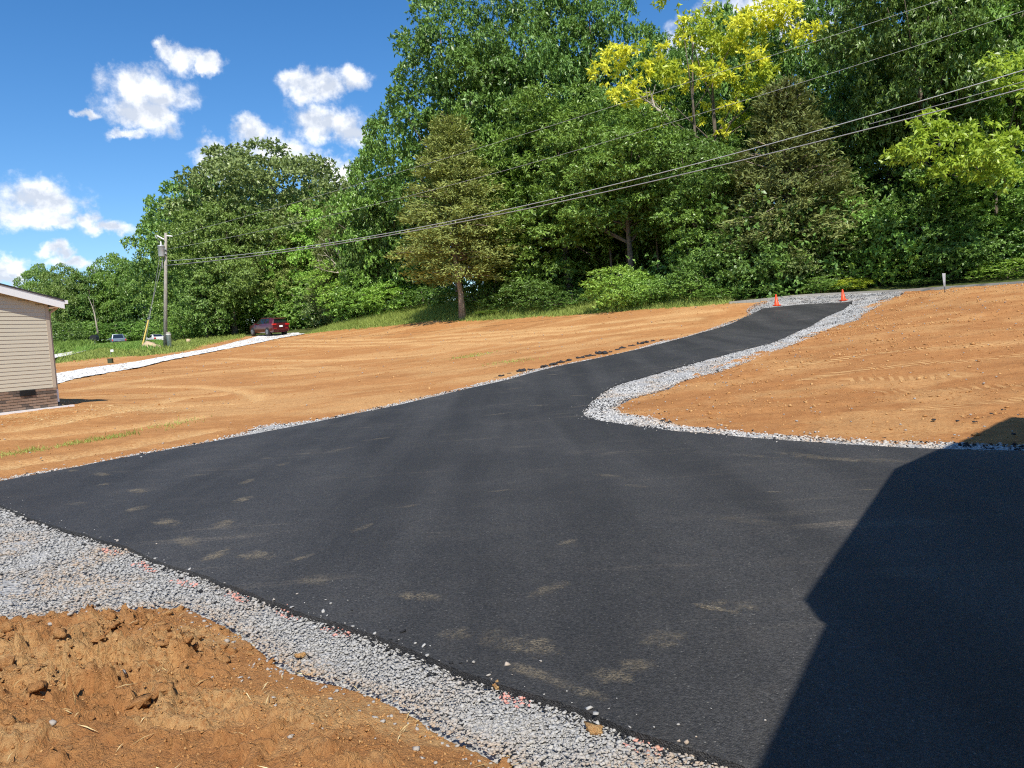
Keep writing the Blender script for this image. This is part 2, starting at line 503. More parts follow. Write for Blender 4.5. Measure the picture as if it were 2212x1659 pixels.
def whitegravel_fn(t, b, m):
    p = pos(t)
    n = t.noise(p, 9, 6, .7); n2 = t.noise(p, .8, 4, .6)
    c = t.mix(t.ramp(n, .3, .7), (.66, .645, .61), (.82, .81, .775)); c = t.mix(t.math('MULTIPLY', t.ramp(n2, .55, .8), .25), c, (.60, .53, .43))
    t.put(b.inputs['Base Color'], c); b.inputs['Roughness'].default_value = .95
    bp = t.node('ShaderNodeBump'); bp.inputs['Strength'].default_value = .7; bp.inputs['Distance'].default_value = .05
    t.put(bp.inputs['Height'], n); t.l.new(bp.outputs[0], b.inputs['Normal'])


M['whitegravel'] = material('crushed_limestone', whitegravel_fn)


def turf_fn(t, b, m):
    p = pos(t)
    n = t.noise(p, .5, 6, .65); n2 = t.noise(p, 14, 4, .7)
    c = t.mix(t.ramp(n, .35, .62), (.045, .075, .020), (.13, .15, .045)); c = t.mix(t.math('MULTIPLY', t.ramp(n2, .5, .75), .5), c, (.20, .15, .075))
    t.put(b.inputs['Base Color'], c); b.inputs['Roughness'].default_value = .95; b.inputs['Specular IOR Level'].default_value = .1
    bp = t.node('ShaderNodeBump'); bp.inputs['Distance'].default_value = .08; t.put(bp.inputs['Height'], n2); t.l.new(bp.outputs[0], b.inputs['Normal'])


M['turf'] = material('grassy_soil', turf_fn)


def leaf_mat(name, dark, light, trans=.22, gloss=.5, rough=.42, sat=.12, hue=.02):
    m = bpy.data.materials.new(name); m.use_nodes = True; t = NT(m.node_tree); t.n.clear()
    c = t.mix(t.attr('tint'), dark, light)
    oi = t.node('ShaderNodeObjectInfo')
    h = t.node('ShaderNodeHueSaturation'); t.put(h.inputs['Color'], c)
    t.put(h.inputs['Hue'], t.math('ADD', .5 - hue / 2, t.math('MULTIPLY', oi.outputs['Random'], hue)))
    t.put(h.inputs['Value'], t.math('ADD', 1.17 - sat, t.math('MULTIPLY', oi.outputs['Random'], 2 * sat)))
    c = h.outputs[0]
    pb = t.node('ShaderNodeBsdfPrincipled'); t.put(pb.inputs['Base Color'], c); pb.inputs['Roughness'].default_value = rough
    pb.inputs['Specular IOR Level'].default_value = gloss
    tr = t.node('ShaderNodeBsdfTranslucent'); t.put(tr.inputs[0], t.mix(.5, c, (c_ := (min(.95, light[0] * 1.3), min(.95, light[1] * 1.25), light[2] * .8))))
    mx = t.node('ShaderNodeMixShader'); mx.inputs[0].default_value = trans
    t.l.new(pb.outputs[0], mx.inputs[1]); t.l.new(tr.outputs[0], mx.inputs[2])
    t.l.new(mx.outputs[0], t.node('ShaderNodeOutputMaterial').inputs[0])
    return m


M['leaf_oak'] = leaf_mat('oak_leaves', (.120, .210, .045), (.270, .400, .095))
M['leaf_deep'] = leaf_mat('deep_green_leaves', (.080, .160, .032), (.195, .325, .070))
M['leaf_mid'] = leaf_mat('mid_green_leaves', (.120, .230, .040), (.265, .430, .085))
M['leaf_bright'] = leaf_mat('bright_green_leaves', (.170, .320, .045), (.370, .530, .095))
M['leaf_lime'] = leaf_mat('lime_leaves', (.30, .42, .035), (.56, .66, .080), .35)
M['leaf_yellow'] = leaf_mat('yellow_leaves', (.64, .70, .045), (.90, .94, .12), .35)
M['leaf_limegreen'] = leaf_mat('lime_green_leaves', (.23, .37, .035), (.44, .60, .080), .35)
M['leaf_cedar'] = leaf_mat('cedar_leaves', (.145, .190, .050), (.370, .425, .125), .15, .2, .7)
M['leaf_cedar2'] = leaf_mat('dark_cedar_leaves', (.085, .105, .036), (.225, .250, .080), .15, .2, .7)
M['leaf_grey'] = leaf_mat('grey_green_leaves', (.140, .205, .065), (.290, .370, .125))
M['grass'] = leaf_mat('grass_blades', (.15, .21, .035), (.38, .43, .110), .3, .25, .6)
M['grass_deep'] = leaf_mat('rank_grass', (.10, .19, .030), (.25, .38, .075), .3, .3, .55)
M['straw'] = leaf_mat('straw', (.42, .30, .13), (.68, .55, .30), .1, .2, .7)


def bark_fn(lo, hi):
    def fn(t, b, m):
        ob = t.node('ShaderNodeTexCoord').outputs['Object']
        mp = t.node('ShaderNodeMapping'); t.put(mp.inputs[0], ob); mp.inputs['Scale'].default_value = (9, 9, 1.3)
        n = t.noise(mp.outputs[0], 2.2, 6, .7)
        t.put(b.inputs['Base Color'], t.mix(t.ramp(n, .3, .7), lo, hi)); b.inputs['Roughness'].default_value = .9
        bp = t.node('ShaderNodeBump'); bp.inputs['Distance'].default_value = .04; t.put(bp.inputs['Height'], n); t.l.new(bp.outputs[0], b.inputs['Normal'])
    return fn


M['bark'] = material('grey_brown_bark', bark_fn((.075, .058, .042), (.22, .18, .14)))
M['bark_cedar'] = material('cedar_bark', bark_fn((.20, .15, .115), (.46, .37, .29)))
M['bark_dead'] = material('bare_dead_wood', bark_fn((.30, .25, .19), (.58, .51, .42)))
M['pole_wood'] = material('weathered_pole', bark_fn((.24, .215, .18), (.42, .39, .34)))
M['siding'] = plain('tan_vinyl_siding', (.56, .51, .395), .5, var=.03, scale=3)
M['trim_tan'] = plain('tan_trim', (.47, .40, .31), .5, var=.03)
M['white'] = plain('white_paint', (.85, .85, .84), .45, var=.03)
M['soffit'] = plain('soffit', (.58, .50, .40), .6, var=.04)
M['shingle'] = plain('dark_shingles', (.045, .045, .05), .9, var=.4, scale=30, bump=.5)
M['mortar'] = plain('mortar', (.58, .50, .41), .95, var=.12, scale=20)
M['black_plastic'] = plain('black_plastic', (.015, .015, .016), .5)
M['concrete'] = plain('concrete', (.29, .27, .235), .9, var=.2, scale=3, bump=.3)
M['galv'] = plain('galvanised_grey', (.46, .48, .50), .45, .3, var=.06)
M['wire'] = plain('weathered_cable', (.28, .28, .28), .6, .2)
M['wire_bright'] = plain('bare_conductor', (.46, .47, .46), .5, .4)
M['guard'] = plain('yellow_guard', (.72, .52, .14), .5)
M['cone'] = plain('orange_cone', (.86, .075, .015), .45, var=.08)
M['maroon'] = plain('maroon_paint', (.095, .010, .017), .25, .2, var=.05, coat=.8)
M['silver'] = plain('white_car_paint', (.72, .72, .71), .35, 0, var=.03, coat=.6)
M['bluegrey'] = plain('blue_grey_paint', (.16, .21, .27), .35, .2, var=.05, coat=.5)
M['glass'] = plain('tinted_glass', (.012, .016, .020), .06, 0, 1.0, var=.1)
M['tyre'] = plain('tyre_rubber', (.018, .018, .019), .85)
M['rim'] = plain('alloy_rim', (.30, .30, .31), .35, .8)
M['taillight'] = plain('red_tail_light', (.55, .02, .02), .15, coat=1.0)
M['plate'] = plain('white_plate', (.80, .80, .80), .4)
M['chrome'] = plain('chrome_trim', (.70, .70, .72), .15, 1.0)
M['green_box'] = plain('dark_green_box', (.035, .055, .025), .6)
M['sign'] = plain('corrugated_sign', (.42, .43, .45), .6, var=.35, scale=9)
M['rock_tan'] = plain('tan_rock', (.52, .39, .24), .9, var=.25, scale=4, bump=.5)
M['brick'] = None


def brick_fn(t, b, m):
    oi = t.node('ShaderNodeObjectInfo'); r = oi.outputs['Random']
    c = t.mix(t.ramp(r, .1, .75), (.30, .205, .145), (.225, .148, .104)); c = t.mix(t.ramp(r, .80, .84), c, (.060, .052, .048))
    n = t.noise(t.node('ShaderNodeTexCoord').outputs['Object'], 22, 4, .7)
    t.put(b.inputs['Base Color'], t.mix(t.math('MULTIPLY', n, .5), c, (.29, .20, .14))); b.inputs['Roughness'].default_value = .9


M['brick'] = material('brown_brick', brick_fn)


def dust_fn(t, b, m):
    p = pos(t); u = t.node('ShaderNodeSeparateXYZ'); t.put(u.inputs[0], t.attr('mark', 'Vector'))
    e = t.math('SQRT', t.math('ADD', t.math('POWER', u.outputs[0], 2.0), t.math('POWER', u.outputs[1], 2.0)))
    e = t.math('ADD', e, t.math('MULTIPLY', t.math('SUBTRACT', t.noise(p, 14, 4, .65), .5), 1.5))
    a = t.ramp(e, 1.0, .3)
    a = t.math('MULTIPLY', a, t.ramp(t.noise(p, 70, 4, .75), .38, .66)); a = t.math('MULTIPLY', a, t.ramp(t.noise(p, 9, 4, .6), .3, .62))
    a = t.math('MULTIPLY', a, u.outputs[2])
    t.put(b.inputs['Base Color'], t.mix(t.noise(p, 4, 3), (.33, .26, .16), (.44, .37, .25))); b.inputs['Roughness'].default_value = .95
    t.put(b.inputs['Alpha'], t.math('MULTIPLY', a, .72))


M['dust'] = material('clay_dust', dust_fn)

# ------------------------------------------------------------------ outlines of the ground surfaces (survey pixels -> terrain)
AL = [(-60, 1061), (0, 1047), (153, 1018), (267, 995), (399, 971), (562, 940), (736, 905), (870, 877), (987, 849), (1091, 825), (1185, 799), (1290, 777), (1384, 756), (1458, 737), (1540, 714), (1604, 690), (1630, 678), (1648, 668)]
AT = [(1689, 664), (1740, 659), (1810, 656), (1842, 652)]
AR = [(1823, 670), (1761, 700), (1689, 734), (1579, 765), (1481, 792), (1394, 817), (1327, 837), (1290, 862), (1267, 884), (1262, 901), (1285, 912), (1354, 924), (1441, 936), (1536, 945), (1646, 955), (1805, 967), (1990, 978), (2212, 984), (2500, 998)]
AB = [(-60, 1078), (0, 1098), (48, 1122), (141, 1154), (256, 1187), (338, 1224), (480, 1273), (647, 1336), (768, 1379), (878, 1420), (998, 1472), (1216, 1547), (1390, 1613), (1517, 1656)]
gAL, gAT, gAR, gAB = ground(AL), ground(AT), ground(AR), ground(AB)
e = gAB[-1] - gAB[-4]; e = e / np.linalg.norm(e)
edgeL = np.vstack([smooth_line(gAL, 5), smooth_line(gAT, 3)])
edgeR = smooth_line(gAR, 5)
tail = np.array([edgeR[-1] + (6, -1, 0), (14, -2, 0), (9, -9, 0), gAB[-1] + e * 3.5])
edgeB = smooth_line(gAB, 5)[::-1]
apoly = np.vstack([edgeL, edgeR, tail, edgeB])[:, :2]


def resample(P, step):
    out = []
    for a, b in zip(P, np.roll(P, -1, 0)):
        n = max(1, int(np.hypot(*(b - a)) / step)); out += [a + (b - a) * k / n for k in range(n)]
    return np.array(out)


apoly = resample(apoly, .12)
wob = np.stack([vn(apoly[:, 0] * 5, apoly[:, 1] * 5, 1) - .5, vn(apoly[:, 0] * 5, apoly[:, 1] * 5, 2) - .5], 1) * .035
apoly = apoly + wob


def in_asphalt(x, y): return inside(apoly, x, y)


def cdt_sheet(name, poly, z, mat, step, skirt=0, **kw):
    lo, hi = poly.min(0), poly.max(0)
    gx, gy = np.meshgrid(np.arange(lo[0], hi[0], step), np.arange(lo[1], hi[1], step)); gx = gx.ravel(); gy = gy.ravel()
    gx = gx + (rng.random(len(gx)) - .5) * step * .3; gy = gy + (rng.random(len(gy)) - .5) * step * .3
    k = inside(poly, gx, gy); k[k] &= pdist(np.vstack([poly, poly[:1]]), gx[k], gy[k])[0] > step * .4
    n = len(poly); pts = [Vector(p) for p in poly] + [Vector((a, b)) for a, b in zip(gx[k], gy[k])]
    vv, ee, ff, *_ = delaunay_2d_cdt(pts, [], [list(range(n))], 1, 1e-5)
    v = np.array([(p.x, p.y) for p in vv]); zz = terr(v[:, 0], v[:, 1]) + z
    verts = [(a[0], a[1], c) for a, c in zip(v, zz)]; faces = [tuple(f) for f in ff]
    if skirt:
        o = len(verts); zb = terr(poly[:, 0], poly[:, 1])
        cen = poly
        for i, p in enumerate(poly):
            verts.append((p[0], p[1], zb[i] + z)); verts.append((p[0], p[1], zb[i] + z - skirt))
        for i in range(n):
            j = (i + 1) % n; faces.append((o + 2 * i, o + 2 * j, o + 2 * j + 1, o + 2 * i + 1))
    me = bpy.data.meshes.new(name); me.from_pydata(verts, [], faces); me.materials.append(mat)
    for q in me.polygons: q.use_smooth = len(q.vertices) == 3
    me.update()
    return link(name, me, **kw)


def polar_sheet(name, poly, zfn, mat, ratio, daz, attrs=None, rmin=None, **kw):
    """sheet over a polygon, its cells growing with distance from the origin"""
    poly = np.asarray(poly)[:, :2]; r = np.hypot(poly[:, 0], poly[:, 1]); a = np.arctan2(poly[:, 0], poly[:, 1])
    r0_ = rmin or max(.8, r.min() * .8)
    nr = int(math.log(r.max() / r0_) / math.log(ratio)) + 2; na = int((a.max() - a.min()) / daz) + 2
    rr = r0_ * ratio ** np.arange(nr); aa = a.min() + daz * np.arange(na)
    RR, AA = np.meshgrid(rr, aa, indexing='ij')
    X = RR * np.sin(AA); Y = RR * np.cos(AA)
    ins = inside(poly, X, Y)
    q = ins[:-1, :-1] | ins[1:, :-1] | ins[:-1, 1:] | ins[1:, 1:]
    idx = np.arange(nr * na).reshape(nr, na)
    f = np.stack([idx[:-1, :-1][q], idx[:-1, 1:][q], idx[1:, 1:][q], idx[1:, :-1][q]], 1)
    used = np.unique(f); remap = np.full(nr * na, -1); remap[used] = np.arange(len(used)); f = remap[f]
    x = X.ravel()[used]; y = Y.ravel()[used]
    at = attrs(x, y) if attrs else {}
    v = np.stack([x, y, zfn(x, y)], 1)
    f = f[:, ::-1]
    me = mesh_np(name, v, f, mat, True, at)
    return link(name, me, **kw)


# ------------------------------------------------------------------ the setting
# base ground: one sheet out to the horizon
gx = np.concatenate([np.arange(-900, -160, 74), np.arange(-160, -60, 5), np.arange(-60, 60, 1.5), np.arange(60, 160, 5), np.arange(160, 901, 74)])
gy = np.concatenate([np.arange(-700, -60, 64), np.arange(-60, -10, 5), np.arange(-10, 95, 1.5), np.arange(95, 180, 5), np.arange(180, 1200, 68)])
GX, GY = np.meshgrid(gx, gy, indexing='ij')
cl = lambda v, a, b: np.clip(v, a, b)
GZ = terr(cl(GX, -180, 180), cl(GY, -90, 270)) - .10
n_ = len(gy); ii = np.arange(len(gx) * n_).reshape(len(gx), n_)
gf = np.stack([ii[:-1, :-1].ravel(), ii[1:, :-1].ravel(), ii[1:, 1:].ravel(), ii[:-1, 1:].ravel()], 1)
link('ground', mesh_np('ground', np.stack([GX.ravel(), GY.ravel(), GZ.ravel()], 1), gf, M['turf'], True), kind='structure', label='grassy soil running under the trees to the horizon')

FAR_EDGE = [(656, 722), (740, 714), (840, 705), (1006, 694), (1150, 686), (1300, 676), (1500, 662), (1590, 656)]
DL = [(-300, 1130), (0, 1066), (560, 960), (736, 930), (987, 870), (1185, 815), (1384, 770), (1540, 728), (1604, 705), (1660, 670), (1660, 652), (1631, 654)] + FAR_EDGE[::-1] + [(600, 722), (540, 726), (470, 738), (397, 760), (308, 769), (229, 773), (121, 785), (-60, 800), (-320, 900)]
gDL = ground(DL)
TRK = [smooth_line(ground(l), 6) for l in [
    [(620, 735), (800, 735), (1000, 722), (1250, 705), (1550, 672)], [(560, 748), (760, 748), (1000, 736), (1250, 717), (1500, 690)], [(600, 742), (800, 741), (1000, 729), (1250, 711)],
    [(480, 775), (700, 780), (950, 762)], [(180, 905), (350, 880), (480, 874), (552, 866), (535, 850), (430, 838), (300, 836)], [(20, 930), (200, 900), (380, 862), (480, 852)],
    [(0, 950), (250, 925), (420, 905)], [(0, 1010), (200, 980), (450, 935)], [(150, 845), (320, 820), (500, 800), (700, 795)], [(900, 745), (1200, 735), (1450, 705)]]]


def edge_fade(x, y):
    d = pdist(edgeL, x, y)[0]; k = inside(apoly, x, y)
    return np.where(k, 0.0, np.clip(d / .7, 0, 1))


def dl_attr(x, y):
    d = np.zeros(len(x))
    for i, l in enumerate(TRK):
        q, u, s = pdist(l, x, y)
        d = np.maximum(d, np.exp(-(q / (.22 + .006 * y)) ** 2) * (.45 + .65 * vn(u * .8, np.zeros(len(u)) + i, 4)))
    d = np.maximum(d, np.clip((fbm(x * .25 + y * .1, y * .7 - x * .3, 4, 9) - .5) * 2.5, 0, .4))
    return {'dry': np.clip(d * 1.5, 0, 1), 'tread': np.zeros((len(x), 3))}


def dl_z(x, y):
    k = edge_fade(x, y)
    b = (fbm(x * .5, y * .5, 3, 2) - .5) * .10 + (fbm(x * 2.6, y * 2.6, 3, 5) - .5) * .05
    for l in TRK:
        q, u, s = pdist(l, x, y); b = b - .035 * np.exp(-(q / .3) ** 2) + .03 * np.exp(-((q - .42) / .2) ** 2)
    return terr(x, y) + np.where(k > 0, b * k, -.03) + .004


polar_sheet('dirt_field', gDL, dl_z, M['dirt'], 1.0085, .0034, dl_attr, kind='structure', label='graded orange clay field between the driveway and the tree line')

DR = [(1330, 880), (1400, 845), (1535, 800), (1650, 758), (1750, 722), (1853, 676), (1921, 645), (1957, 629), (2041, 626), (2212, 613), (2560, 590), (2900, 900), (2600, 990), (2212, 975), (1990, 970), (1800, 960), (1646, 950), (1441, 932), (1350, 915)]
gDR = ground(DR)
TREAD = [smooth_line(ground(l), 6) for l in [[(1700, 797), (1743, 787), (1830, 775), (1927, 762), (2076, 750), (2260, 732)], [(1740, 824), (1796, 810), (1927, 793), (2091, 777), (2260, 758)],
                                            [(1835, 820), (1930, 817), (2060, 815)], [(1900, 845), (2060, 838), (2240, 832)], [(2000, 885), (2120, 868), (2240, 855)]]]


def dr_attr(x, y):
    best = np.full(len(x), 9.0); T = np.zeros((len(x), 3))
    for i, l in enumerate(TREAD):
        q, u, s = pdist(l, x, y); m = q < best; best = np.where(m, q, best)
        st = np.clip(1.5 - q / .20, 0, 1) * (.55 + .6 * vn(u * .5, np.zeros(len(u)) + 3 * i, 6)) * (1.0 if i < 2 else .6)
        T[:, 0] = np.where(m, u, T[:, 0]); T[:, 1] = np.where(m, q * s, T[:, 1]); T[:, 2] = np.where(m, st, T[:, 2])
    d = np.clip((fbm(x * .5, y * .8, 4, 11) - .5) * 3, 0, .45)
    return {'dry': d, 'tread': T}


def dr_z(x, y):
    k = np.clip(pdist(edgeR, x, y)[0] / .8, 0, 1); k = np.where(inside(apoly, x, y), 0, k)
    b = (fbm(x * .6, y * .6, 3, 21) - .5) * .14 + (fbm(x * 3, y * 3, 3, 22) - .5) * .05
    c, i = cell(x * 3.1, y * 3.1, 2); b = b + np.where(i > .86, np.clip(.34 - c, 0, .34) * .14, 0)
    return terr(x, y) + np.where(k > 0, b * k, -.03) + .004


polar_sheet('dirt_bank', gDR, dr_z, M['dirt_right'], 1.0075, .0034, dr_attr, kind='structure', label='orange clay bank with tracked machine prints right of the driveway')

# lower left: loose clay beside the gravel
GO = [(-80, 1350), (0, 1340), (149, 1332), (223, 1325), (316, 1317), (401, 1317), (457, 1340), (513, 1370), (558, 1403), (595, 1436), (632, 1453), (688, 1474), (768, 1492), (878, 1540), (956, 1592), (1059, 1640), (1120, 1672)]
gGO = ground(GO); gout = smooth_line(gGO, 5)
mpoly = np.vstack([gout + np.array([.10, .10, 0]), [(-.4, 1.2, 0), (-1.5, .9, 0), (-4.5, 1.2, 0), (-6, 4, 0)]])


mpoly0 = np.vstack([gout, mpoly[-4:]])


def mound_z(x, y):
    d = pdist(gout, x, y)[0]; k = np.clip(d / .5, 0, 1); io = inside(mpoly0, x, y); k = np.where(io, k, 0); k = k * k * (3 - 2 * k)
    k2 = np.clip(d / 1.1, 0, 1); b = .06 * k + .13 * k2 * (k > 0) + (fbm(x * 1.2, y * 1.2, 3, 31) - .5) * .12 * k
    rough = .55 + .85 * np.clip((fbm(x * 1.4, y * 1.4, 3, 32) - .40) * 4, 0, 1)
    wx, wy = fbm(x * 7, y * 7, 3, 34) * .35, fbm(x * 7 + 9, y * 7, 3, 35) * .35
    c1, i1 = cell((x + wx) * 6, (y + wy) * 6, 4); c2, i2 = cell((x + wx * .5) * 15, (y + wy * .5) * 15, 5); c3, i3 = cell((x + wx * .2) * 37, (y + wy * .2) * 37, 6)
    lump = np.where(i1 > .55, np.clip(.48 - c1, 0, .15) * .40 * i1, 0) + np.where(i2 > .4, np.clip(.46 - c2, 0, .17) * .19 * i2, 0) + np.where(i3 > .35, np.clip(.45 - c3, 0, .22) * .075, 0)
    crease = -.018 * np.clip(1 - np.abs(fbm(x * 9, y * 9, 4, 36) - .5) * 22, 0, 1)
    b = b + (lump * 1.15 + crease) * rough * (.08 + .92 * k) + (fbm(x * 16, y * 16, 5, 37, .62) - .5) * .05 * rough * (.25 + .75 * k)
    return terr(x, y) + np.where(io, b, -.022)


polar_sheet('dirt_mound', mpoly, mound_z, M['mound'], 1.0042, .0034, lambda x, y: {'dry': np.clip((fbm(x * 2, y * 2, 4, 38) - .45) * 5, 0, .8), 'tread': np.zeros((len(x), 3))}, rmin=1.2, kind='structure', label='loose lumpy orange clay below the gravel strip, lower left')

# gravel beds
gpoly = np.vstack([gout, [(.6, 1.6, 0)], (smooth_line(gAB, 5)[::-1] + np.array([.15, .1, 0])), [(-9.2, 8.0, 0), (-8, 4.4, 0)]])
bump_g = lambda x, y: terr(x, y) + .012 - .028 * np.exp(-(pdist(gout, x, y)[0] / .07) ** 2) + (fbm(x * 4, y * 4, 3, 41) - .5) * .05 * np.clip(pdist(edgeB, x, y)[0] / .4, 0.15, 1) * (1 - .0 * x)
polar_sheet('gravel_strip', gpoly, bump_g, M['gravelbed'], 1.008, .007, kind='structure', label='strip of crushed limestone along the near edge of the asphalt')
LO = [(-60, 1052), (0, 1039), (104, 1021), (188, 1007), (271, 988), (392, 967), (486, 948), (521, 938), (569, 921), (642, 915), (705, 905), (850, 874), (987, 843), (1049, 827), (1091, 820), (1146, 802), (1235, 785), (1359, 760), (1423, 740), (1458, 734), (1506, 721), (1555, 703), (1612, 683), (1613, 670), (1631, 658), (1667, 649)]
KERB = [(1575, 656), (1640, 650), (1727, 641), (1840, 635), (1957, 629), (2060, 622), (2212, 612), (2420, 598)]
RO = [(1957, 630), (1921, 652), (1853, 688), (1808, 705), (1749, 732), (1648, 771), (1570, 801), (1481, 824), (1421, 848), (1346, 868), (1334, 884), (1342, 896), (1384, 901), (1421, 909), (1458, 921), (1536, 929), (1646, 941), (1778, 950), (1910, 958), (2043, 961), (2212, 967), (2500, 980)]
gLO, gRO, gK = ground(LO), ground(RO), ground(KERB)
spoly = np.vstack([smooth_line(gLO, 4), gK[2:5], smooth_line(gRO, 4), edgeR[::-1][:1] + (0, -.6, 0), edgeR[::-1] + np.array([-.05, -.15, 0]), edgeL[::-1] + np.array([.12, -.12, 0])])
# (the outline runs out along the outer edges and back underneath the asphalt)
polar_sheet('gravel_shoulder', spoly, lambda x, y: terr(x, y) + .022 - .08 * np.exp(-(np.minimum(pdist(gLO, x, y)[0], pdist(gRO, x, y)[0]) / (.04 + .004 * y)) ** 2) + np.clip(fbm(x * 3, y * 3, 3, 43) - .4, 0, 1) * .05 * np.where(inside(apoly, x, y), 0, 1), M['gravelbed'], 1.006, .0034, kind='structure', label='crushed limestone shoulders on both sides of the driveway')

cdt_sheet('driveway', apoly, .052, M['asphalt'], .9, .075, kind='structure', label='fresh black asphalt driveway widening into a parking apron')

# far limestone drive and path
WU = [(40, 824), (123, 809), (189, 797), (288, 784), (358, 771), (427, 759), (487, 746), (549, 730), (580, 724), (643, 719.5)]
WL = [(657, 722), (605, 731), (549, 743), (487, 755), (427, 767), (364, 779), (328, 788), (300, 795), (249, 804), (169, 818), (126, 830), (40, 850)]
wpoly = np.vstack([smooth_line(ground(WU), 5), smooth_line(ground(WL), 5)])
polar_sheet('limestone_drive', wpoly, lambda x, y: terr(x, y) + .05 + (fbm(x * 2, y * 2, 3, 51) - .5) * .05, M['whitegravel'], 1.004, .0016, kind='structure', label='white crushed limestone drive climbing from the house to the maroon car')
w2 = np.vstack([ground([(100, 770), (150, 762), (190, 754), (212, 750)]), ground([(212, 752.5), (190, 758), (150, 768), (100, 778)])])
polar_sheet('limestone_path', w2, lambda x, y: terr(x, y) + .06, M['whitegravel'], 1.003, .001, kind='structure', label='short white limestone path beside the house corner, far left')

# kerb along the top
mb = MB(); kk = smooth_line(gK, 5)
for a, b in zip(kk[:-1], kk[1:]):
    d = b - a; L = np.hypot(d[0], d[1]); nrm = np.array([-d[1], d[0], 0]) / L * .12
    A_, B_ = a + (0, 0, -.08), b + (0, 0, -.08)
    mb.slab([A_ - nrm, B_ - nrm, B_ + nrm, A_ + nrm], None, (0, 0, 1), .19)
mb.build('kerb', M['concrete'], kind='structure', label='low concrete kerb crossing the top of the driveway')

# ------------------------------------------------------------------ stones, clods
def rocks(P, size, seed, sub=0, flat=.65):
    """N irregular stones as one vertex/face array"""
    r = np.random.default_rng(seed)
    if sub == 0:
        bv = np.array([(1, 0, 0), (-1, 0, 0), (0, 1, 0), (0, -1, 0), (0, 0, 1), (0, 0, -1)], float)
        bf = np.array([(0, 2, 4), (2, 1, 4), (1, 3, 4), (3, 0, 4), (2, 0, 5), (1, 2, 5), (3, 1, 5), (0, 3, 5)])
    else:
        g = (1 + 5 ** .5) / 2
        bv = np.array([(-1, g, 0), (1, g, 0), (-1, -g, 0), (1, -g, 0), (0, -1, g), (0, 1, g), (0, -1, -g), (0, 1, -g), (g, 0, -1), (g, 0, 1), (-g, 0, -1), (-g, 0, 1)]) / math.hypot(1, g)
        bf = np.array([(0, 11, 5), (0, 5, 1), (0, 1, 7), (0, 7, 10), (0, 10, 11), (1, 5, 9), (5, 11, 4), (11, 10, 2), (10, 7, 6), (7, 1, 8), (3, 9, 4), (3, 4, 2), (3, 2, 6), (3, 6, 8), (3, 8, 9), (4, 9, 5), (2, 4, 11), (6, 2, 10), (8, 6, 7), (9, 8, 1)])
    if sub == 2:
        mid = {}; vv = [tuple(p) for p in bv]; ff = []

        def m_(a, b):
            q = (min(a, b), max(a, b))
            if q not in mid: c = (np.array(vv[a]) + np.array(vv[b])); c /= np.linalg.norm(c); mid[q] = len(vv); vv.append(tuple(c))
            return mid[q]
        for a, b, c in bf: ab, bc, ca = m_(a, b), m_(b, c), m_(c, a); ff += [(a, ab, ca), (b, bc, ab), (c, ca, bc), (ab, bc, ca)]
        bv = np.array(vv); bf = np.array(ff)
    N = len(P); k = len(bv)
    v = bv[None] * (1 + (r.random((N, k, 1)) - .5) * .95) + (r.random((N, k, 3)) - .5) * .35
    v = v * np.stack([.75 + .5 * r.random(N), .75 + .5 * r.random(N), flat * (.6 + .7 * r.random(N))], 1)[:, None]
    a = r.random(N) * 2 * PI; tl = (r.random(N) - .5) * 1.0
    ct, st = np.cos(tl), np.sin(tl); x, y, z = v[..., 0], v[..., 1], v[..., 2]
    y, z = y * ct[:, None] - z * st[:, None], y * st[:, None] + z * ct[:, None]
    ca, sa = np.cos(a), np.sin(a)
    v = np.stack([x * ca[:, None] - y * sa[:, None], x * sa[:, None] + y * ca[:, None], z], -1) * np.asarray(size)[:, None, None] + P[:, None]
    f = bf[None] + (np.arange(N) * k)[:, None, None]
    return v.reshape(-1, 3), f.reshape(-1, 3), k


def scatter(poly, density, seed):
    r = np.random.default_rng(seed); poly = np.asarray(poly)[:, :2]; lo, hi = poly.min(0), poly.max(0)
    n = int((hi - lo).prod() * density); p = lo + r.random((n, 2)) * (hi - lo)
    return p[inside(poly, p[:, 0], p[:, 1])]


PINK = [((222, 1186), (252, 1197)), ((297, 1217), (335, 1233)), ((380, 1251), (416, 1266)), ((495, 1283), (531, 1297)), ((606, 1322), (645, 1337)), ((712, 1360), (748, 1374)), ((1098, 1511), (1130, 1524)), ((1370, 1611), (1410, 1629))]
PINK = [ground([(a[0], a[1] + 6), (b[0], b[1] + 6)]) for a, b in PINK]


